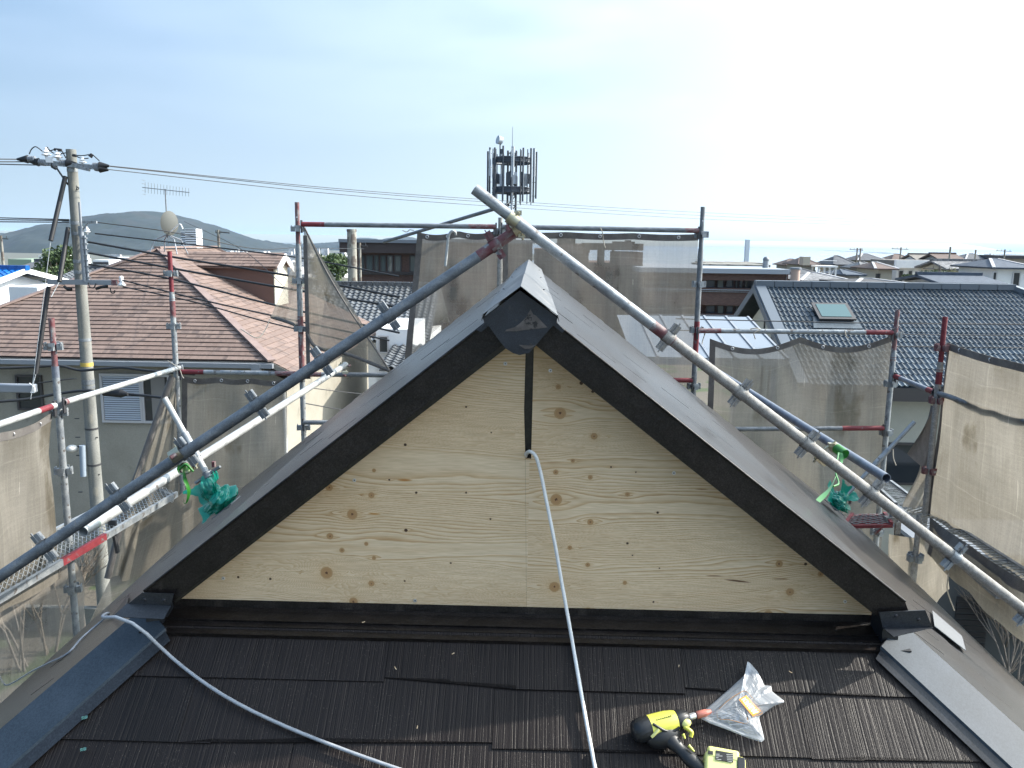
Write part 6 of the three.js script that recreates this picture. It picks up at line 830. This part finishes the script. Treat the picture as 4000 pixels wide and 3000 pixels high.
// ---------- the near utility pole and its lines ----------
{
  const z = 17, t = thing('utility_pole', 'thick concrete utility pole with insulators in front of the brown roof', 'utility pole'), top = at(277, 584, z), X = top.x, q = (x, y, d = 0) => at(x, y, z + d), yy = y => at(300, y, z).y;
  const mid = yy(1600); mesh('shaft', bar(V3(X, 0, -z), V3(X, top.y, -z), 0.152, .096, 28), M.concrete, t);
  const band = (y, mat = M.galv, h = .07) => { const r = lerp(.152, .096, yy(y) / top.y) + .006; mesh('band', bar(V3(X, yy(y) - h / 2, -z), V3(X, yy(y) + h / 2, -z), r, r, 24), mat, t); return r; };
  band(665); band(871); band(912); band(1020); band(1062); band(1326, M.galv, .06); band(1422, std({ color: col(.5, .36, .08), roughness: .7 }), .08); band(1490, M.galvDark, .1); band(1510, M.galvDark, .06); band(1672, M.steelDark, .04); band(1812, M.steelDark, .04);
  const arm = mesh('crossarm', [beam(q(165, 634, -.1), q(385, 655, -.1), .09, .09), beam(q(300, 652, -.16), q(350, 664, -.16), .06, .06)], M.galv, t); mesh('arm_brace', beam(q(206, 634, -.1), q(266, 722, -.05), .03, .03), M.steelDark, t); mesh('arm_plate', box(q(193, 624, -.15), .14, .11, .02), M.insul, arm);
  const ins = (x, y, s = 1) => { const g = new THREE.LatheGeometry([[0, .16], [.03, .15], [.035, .12], [.03, .11], [.075, .075], [.07, .06], [.03, .055], [.09, .02], [.085, 0], [.03, -.01], [.025, -.06], [0, -.06]].map(([r, h]) => new THREE.Vector2(r * s, h * s)), 16), p = q(x, y, -.1); g.translate(p.x, p.y, p.z); mesh('insulator', g, M.insul, t); };
  ins(181, 607); ins(226, 616); ins(323, 636, .8); ins(340, 907, .7);
  const strain = (x0, y0, x1, y1) => { const a = q(x0, y0, -.1), b = q(x1, y1, -.1), d = b.clone().sub(a), gs = []; for (let i = 0; i < 4; i++) gs.push(bar(a.clone().addScaledVector(d, i * .1), a.clone().addScaledVector(d, i * .1 + .05), .065, .065, 12)); gs.push(bar(a.clone().addScaledVector(d, -.2), b, .02, .02, 6)); mesh('strain_insulator', gs, M.gutter, t); const s = mesh('line_sleeve', bar(a.clone().addScaledVector(d, .4), b, .085, .02, 12), M.black, t); };
  strain(136, 622, 66, 622); strain(178, 636, 110, 630); strain(235, 636, 302, 640); strain(218, 646, 200, 652); strain(365, 648, 428, 648); strain(372, 655, 424, 664);
  const jump = (pts, r = .011) => mesh('jumper_wire', tube(pts.map(p => q(p[0], p[1], p[2] ?? -.1)), r, 40, 6), M.wire, t);
  jump([[114, 602], [124, 582], [138, 573], [152, 580], [165, 590], [180, 594]]); jump([[180, 592], [184, 574], [190, 582], [205, 596], [225, 601], [258, 597]]); jump([[185, 594], [200, 588], [212, 584]]); jump([[240, 586], [248, 600], [258, 618]]); jump([[292, 606], [320, 608], [348, 604]]); jump([[295, 608], [310, 616], [325, 620], [345, 618]]); jump([[362, 604], [375, 616], [388, 628]]);
  mesh('jumper_cover', [bar(q(213, 584, -.1), q(240, 587, -.1), .03, .03, 10), bar(q(352, 612, -.1), q(360, 602, -.1), .045, .03, 10), bar(q(284, 606, -.14), q(298, 609, -.14), .028, .028, 8)], M.black, t);
  mesh('side_bracket', [beam(q(312, 868, -.12), q(378, 868, -.12), .05, .05), beam(q(320, 900, -.1), q(350, 865, -.1), .02, .02), box(q(315, 902, -.12), .07, .2, .07)], M.galv, t);
  mesh('cable_riser', [bar(q(310, 790, -.16), q(318, 905, -.16), .025, .025, 8), bar(q(318, 905, -.18), q(332, 1100, -.2), .045, .045, 10), bar(q(330, 920, -.2), q(345, 1095, -.2), .025, .025, 8)], M.gutter, t);
  mesh('riser_clip', Array.from({ length: 8 }, (_, i) => box(q(326 + i * 2, 930 + i * 22, -.2), .14, .02, .06)), M.galv, t);
  const lo = mesh('lower_arm', beam(q(190, 1101, -.18), q(452, 1104, -.18), .09, .10), M.gutter, t); mesh('arm_end', box(q(448, 1104, -.18), .1, .11, .1), M.redworn, lo);
  { const g = new THREE.LatheGeometry([[0, .16], [.03, .15], [.05, .12], [.03, .1], [.055, .07], [.03, .04], [.06, 0], [.09, -.03], [.03, -.06], [0, -.06]].map(([r, h]) => new THREE.Vector2(r, h)), 14), p = q(475, 1108, -.18); g.translate(p.x, p.y, p.z); mesh('insulator', g, M.insul, t); }
  mesh('cable_coil', [tube([q(345, 1105, -.25), q(352, 1122, -.28), q(366, 1124, -.28), q(375, 1108, -.25)], .014, 24, 6), tube([q(250, 1118, -.25), q(262, 1128, -.25), q(280, 1130, -.25)], .03, 20, 8), tube([q(375, 1128, -.25), q(395, 1122, -.25), q(420, 1118, -.25)], .03, 20, 8), tube([q(430, 1124, -.25), q(436, 1144, -.25), q(446, 1144, -.25), q(448, 1134, -.25)], .012, 20, 6)], M.black, t);
  for (const [x0, x1, y] of [[292, 309, 1635], [295, 313, 1708], [361, 382, 1709], [298, 314, 1779], [372, 390, 1853], [306, 322, 1922]]) mesh('step_bolt', bar(q(x0, y, -.06), q(x1, y, -.06), .012, .012, 6), M.steelDark, t);
  mesh('number_plate', bar(q(321, 1740, -.17), q(326, 1860, -.17), .06, .06, 10), std({ color: col(.25, .30, .36), roughness: .6 }), t);
  mesh('wire_curl', tube([q(299, 725, -.2), q(302, 742, -.2), q(308, 735, -.2), q(303, 730, -.2), q(296, 747, -.2)], .008, 24, 5), M.wire, t);
  ground(t);
  const lamp = thing('round_lamp', 'small white round lamp fixed low on the utility pole', 'lamp'), lc = q(282, 1753, -.15), lg = new THREE.SphereGeometry(.11, 16, 12); lg.scale(1.1, .75, 1); lg.translate(lc.x, lc.y, lc.z); mesh('globe', lg, std({ color: col(.6, .58, .54), roughness: .4 }), lamp); mesh('arm', bar(lc, q(318, 1740, -.1), .02, .02, 6), M.steelDark, lamp); ground(lamp);
  // guys with black guards
  const guy = (x0, y0, x1, y1, x2, y2, label, z2) => { const g = thing('guy_wire', label, 'guy wire', 'guy wires'), a = q(x0, y0, -.1), b = at(x1, y1, z - .6), c = at(x2, y2, z2); mesh('guard', bar(a, b, .045, .045, 10), M.black, g); mesh('wire', bar(b, c, .008, .008, 5), M.galv, g); return ground(g); };
  guy(255, 690, 198, 940, 120, 1560, 'guy wire with a black guard starting near the pole top', 15.6); guy(266, 890, 232, 1100, 200, 1160, 'guy wire with a black guard starting at the middle bracket', 16);
  guy(190, 1120, 140, 1460, 130, 1500, 'thin guy pair running down to the grey cable box', 15.8);
  const line = (pts, r, label, grp = 'overhead lines') => single('overhead_line', tube(pts, r, 90, 6), M.wire, label, 'overhead line', grp);
  const far = (p, l) => line(p.map(([x, y, d]) => at(x, y, d)), .0085, l);
  far([[428, 648, 17], [1300, 735, 24], [1900, 780, 31], [2740, 830, 44], [3400, 858, 58], [4100, 882, 78]], 'high line crossing the whole sky, topmost of three'); far([[428, 650, 17.1], [1300, 742, 24], [1900, 789, 31], [2740, 842, 44], [3400, 868, 58], [4100, 890, 78]], 'high line crossing the whole sky, middle of three'); far([[424, 662, 16.9], [1300, 757, 24], [1900, 804, 31], [2740, 855, 44], [3400, 880, 58], [4100, 898, 78]], 'high line crossing the whole sky, lowest of three');
  const lf = (y0, x1, y1, l, d = 17) => line([at(-500, y0 - 12, d - 2), at(-100, y0 - 1, d - .8), at(x1, y1, d)], .011, l);
  lf(621, 66, 622, 'line leaving the pole top towards the picture edge, topmost'); lf(632, 110, 632, 'line leaving the pole top towards the picture edge, middle'); lf(640, 200, 646, 'line leaving the pole top towards the picture edge, lowest');
  lf(849, 270, 858, 'thin lower line at bracket height, topmost'); lf(857, 270, 862, 'thin lower line at bracket height, middle'); lf(866, 270, 868, 'thin lower line at bracket height, lowest');
  const dr = (pts, l, r = .014) => line(pts.map(([x, y, d]) => at(x, y, d)), r, l, 'service drops');
  dr([[376, 868, 17], [660, 905, 17.6], [950, 965, 19], [1160, 968, 24], [1420, 972, 40]], 'service line rising past the hill to the brick block', .01);
  dr([[372, 912, 17], [700, 950, 16.5], [1000, 985, 16], [1190, 1010, 15.8], [1560, 1080, 15]], 'service line over the dormer roof, topmost'); dr([[345, 945, 17], [700, 1008, 16.4], [1100, 1072, 15.8], [1560, 1160, 15]], 'thick service cable over the brown roof, second', .022); dr([[347, 988, 17], [700, 1053, 16.4], [1080, 1120, 15.8], [1560, 1200, 15]], 'thick service cable over the brown roof, third', .022); dr([[347, 1032, 17], [660, 1088, 16.4], [1065, 1190, 15.8], [1560, 1300, 15]], 'thick service cable over the brown roof, fourth', .02); dr([[480, 1095, 16.8], [760, 1165, 16.3], [1060, 1232, 15.8], [1520, 1330, 15]], 'service cable from the small white insulator', .016); dr([[480, 1120, 16.8], [760, 1180, 16.3], [1060, 1262, 15.8], [1440, 1350, 15]], 'lowest service cable from the lower arm', .014);
  dr([[720, 865, 26], [960, 985, 22], [1110, 1120, 19.5]], 'pale stay wire sloping across the brown roof', .008);
  dr([[-60, 1440, 16.4], [120, 1434, 16.6], [240, 1430, 16.7], [310, 1446, 16.7], [400, 1440, 16.6], [480, 1436, 16.5], [560, 1446, 16.3], [760, 1462, 16]], 'thick cable bundle under the brown roof eave', .028);
  dr([[-60, 1572, 16.2], [100, 1560, 16.4], [240, 1536, 16.6], [330, 1526, 16.6], [430, 1534, 16.5], [560, 1545, 16.3], [660, 1556, 16.1]], 'sagging black cable below the shuttered window top', .03);
  dr([[150, 1496, 16.5], [260, 1482, 16.6], [300, 1478, 16.7]], 'thin looped cable between grey box and pole'); dr([[1190, 1575, 19], [1330, 1600, 20], [1480, 1622, 21]], 'thin line against the cream side wall, lower', .012); dr([[1190, 1512, 19], [1330, 1530, 20], [1480, 1545, 21]], 'thin line against the cream side wall, upper', .01);
  dr([[2640, 1245, 14], [3000, 1254, 14.2], [3400, 1262, 14.4], [4100, 1268, 14.8]], 'thin line in front of the blue-grey tiles, topmost', .009); dr([[2640, 1290, 14], [3400, 1305, 14.4], [4100, 1312, 14.8]], 'thin line in front of the blue-grey tiles, middle', .008); dr([[3480, 1352, 14.4], [3800, 1356, 14.6], [4100, 1360, 14.8]], 'thin line in front of the blue-grey tiles, lowest', .008);
  const cl = thing('cable_closure', 'black cable splice closure hanging by the shuttered window', 'splice closure'), c0 = at(398, 1530, 16.4), c1 = at(482, 1538, 16.3); mesh('body', bar(c0.clone().lerp(c1, .12), c0.clone().lerp(c1, .9), .085, .085, 14), M.black, cl); mesh('end_cone', [bar(c0, c0.clone().lerp(c1, .12), .03, .085, 12), bar(c0.clone().lerp(c1, .9), c1.clone().lerp(c0, -.2), .085, .03, 12)], M.black, cl); ground(cl);
  const bx = thing('cable_box', 'long grey cable box hanging at the picture edge', 'cable box'), b0 = at(2, 1519, 15.9), b1 = at(124, 1513, 15.7); const gb = new RoundedBoxGeometry(b0.distanceTo(b1), .17, .16, 3, .03); gb.translate((b0.x + b1.x) / 2, (b0.y + b1.y) / 2, (b0.z + b1.z) / 2); mesh('case', gb, M.gutter, bx); mesh('hook', tube([b1.clone().add(V3(-.04, .08, 0)), b1.clone().add(V3(.05, .0, 0)), b1.clone().add(V3(.04, -.1, 0)), b1.clone().add(V3(-.03, -.1, 0))], .012, 20, 6), M.insul, bx); ground(bx);
}

// ---------- trees and shrubs ----------
function leafCrown(c, rx, ry, rz, n, size, seed, conic = 0) {
  const R = rng(seed), pos = [], clumps = []; for (let i = 0; i < 26; i++) clumps.push([(R() - .5) * 1.5, (R() - .5) * 1.6, (R() - .5) * 1.5, .3 + R() * .3]);
  for (let i = 0; i < n; i++) { const k = clumps[Math.floor(R() * clumps.length)], a = R() * 6.283, b = Math.acos(2 * R() - 1), rr = k[3] * Math.cbrt(R()); let x = k[0] + rr * Math.sin(b) * Math.cos(a), y = k[1] + rr * Math.cos(b), z = k[2] + rr * Math.sin(b) * Math.sin(a); if (conic) { const w = clamp((1 - y) * .6, .05, 1); x *= w; z *= w; } const p = V3(c.x + x * rx, c.y + y * ry, c.z + z * rz), u = V3(R() - .5, R() - .5, R() - .5).normalize(), v = V3(R() - .5, R() - .5, R() - .5).cross(u).normalize(), s = size * (.6 + R() * .8); for (const [e, f] of [[-1, -.5], [1, -.5], [0, 1]]) { const w = p.clone().addScaledVector(u, e * s).addScaledVector(v, f * s); pos.push(w.x, w.y, w.z); } }
  const g = new THREE.BufferGeometry(); g.setAttribute('position', new THREE.Float32BufferAttribute(pos, 3)); g.computeVertexNormals(); return mUV(g);
}
const leafM = (a, b, s) => std({ map: mottle(a, b, 1.2, 8, s, { n: 128 }), roughness: .8, transmission: .25, thickness: 0, side: THREE.DoubleSide });
M.leafDark = leafM(L(.02, .045, .012), L(.06, .10, .025), 401); M.leafGreen = leafM(L(.04, .075, .02), L(.09, .14, .04), 402); M.bark = std({ map: mottle(L(.10, .08, .06), L(.2, .17, .14), .4, 8, 403), roughness: .95 });
function tree(name, px, py, z, rx, ry, n, size, mat, label, o = {}) { const t = thing(name, label, o.cat ?? 'tree'), c = at(px, py, z), b = terrain(c.x, -z); const limbs = []; const R = rng(px); for (let i = 0; i < 7; i++) { const a = R() * 6.28; limbs.push(bar(V3(c.x, lerp(b, c.y, .6), c.z), V3(c.x + Math.cos(a) * rx * .6, c.y + (R() - .2) * ry * .7, c.z + Math.sin(a) * rx * .6), .07, .02, 6)); } mesh('trunk', [bar(V3(c.x, b - .3, c.z), V3(c.x, c.y, c.z), .22, .1, 9), ...limbs], M.bark, t); mesh('crown', leafCrown(c, rx, ry, rx, n, size, px + 3, o.conic), mat, t); return ground(t); }
tree('conifer_tree', 240, 1040, 52, 1.4, 1.1, 4200, .10, M.leafGreen, 'dark green tree just left of the utility pole', { });
tree('broadleaf_tree', 1292, 1072, 70, 1.3, 1.4, 4200, .13, M.leafGreen, 'green tree between the torn sheet and the brick block');
tree('broadleaf_tree', 3662, 1096, 78, 1.7, .75, 4500, .12, M.leafDark, 'dark rounded tree in front of the white modern house', {});
tree('broadleaf_tree', 3600, 1100, 74, 1.4, .6, 3000, .11, M.leafDark, 'lower dark bush left of the rounded tree');
tree('broadleaf_tree', 3690, 1072, 84, 1.0, .6, 1800, .08, leafM(L(.16, .16, .07), L(.3, .28, .16), 405), 'pale yellowish tree behind the rounded tree');
function bareShrub(px, py, z, h, seed, mat, label) {
  const t = thing('bare_shrub', label, 'shrub', 'bare garden shrubs'), c = at(px, py, z), R = rng(seed), gs = [], tw = []; c.y = terrain(c.x, c.z);
  const grow = (p, d, l, r, k) => { const e = p.clone().addScaledVector(d, l); (k > 1 ? gs : tw).push(bar(p, e, r, r * .7, k > 1 ? 6 : 4)); if (k) for (let i = 0; i < 3; i++) grow(e.clone(), d.clone().add(V3((R() - .5) * 1.1, R() * .35, (R() - .5) * 1.1)).normalize(), l * (.6 + R() * .25), r * .62, k - 1); };
  for (let i = 0; i < 4; i++) grow(c.clone().add(V3((R() - .5) * .3, 0, (R() - .5) * .3)), V3((R() - .5) * .7, 1, (R() - .5) * .7).normalize(), h * .34, .028, 4);
  mesh('stem', gs, mat, t); mesh('twigs', tw, M.bark, t); return ground(t);
}
const pale = std({ color: col(.17, .15, .13), roughness: .9 });
bareShrub(60, 2440, 15.2, 2.6, 5, pale, 'bare shrub with pale stems in the shaded garden, outer one'); bareShrub(190, 2420, 15.8, 2.3, 6, M.bark, 'bare brown shrub in the shaded garden near the posts'); bareShrub(3925, 2560, 14.5, 2.4, 7, pale, 'bare pale shrub near the dark garage door'); bareShrub(3975, 2480, 15.5, 2.2, 8, M.bark, 'bare brown shrub at the picture edge near the garage');
{ const a = at(0, 2533, 16.8), b = at(330, 2533, 16.8); single('garden_wall', boxB(a.x - 3, b.x + 3, 0, .55, -16.95, -16.8), M.concrete, 'low concrete garden wall behind the bare shrubs', 'garden wall');
  const R = rng(9), pos = []; for (let i = 0; i < 5000; i++) { const x = lerp(-9.5, -3.5, R()), zz = -13.2 - R() * 3.4, h = .05 + R() * .12, w = .012, dx = (R() - .5) * .08; pos.push(x - w, terrain(x, zz), zz, x + w, terrain(x, zz), zz, x + dx, terrain(x, zz) + h, zz + (R() - .5) * .06); } const g = new THREE.BufferGeometry(); g.setAttribute('position', new THREE.Float32BufferAttribute(pos, 3)); g.computeVertexNormals(); single('grass', mUV(g), M.leafGreen, 'short green grass in the shaded garden', 'grass', null, 'stuff'); }

{ // added dark box stands in for the neighbour's shaded front and black gate
  const t = thing('shade_box', 'added dark box for the shaded house front and black gate below the walkway', 'shade box'), z = 15.2, a = at(3655, 2165, z), b = at(4230, 2165, z), x0 = a.x, x1 = b.x, y1 = a.y; mesh('body', boxB(x0, x1, 0, y1, -z - 1.8, -z), std({ color: col(.045, .05, .052), roughness: .8 }), t); mesh('roof', boxB(x0 - .15, x1, y1, y1 + .08, -z - 1.9, -z + .15), M.gutter, t);
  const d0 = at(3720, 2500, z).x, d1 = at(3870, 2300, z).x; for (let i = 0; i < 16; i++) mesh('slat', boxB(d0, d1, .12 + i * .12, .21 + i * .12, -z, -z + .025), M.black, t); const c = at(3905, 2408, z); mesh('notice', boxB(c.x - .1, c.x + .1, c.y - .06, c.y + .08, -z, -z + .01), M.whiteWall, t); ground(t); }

renderer.render(scene, camera);
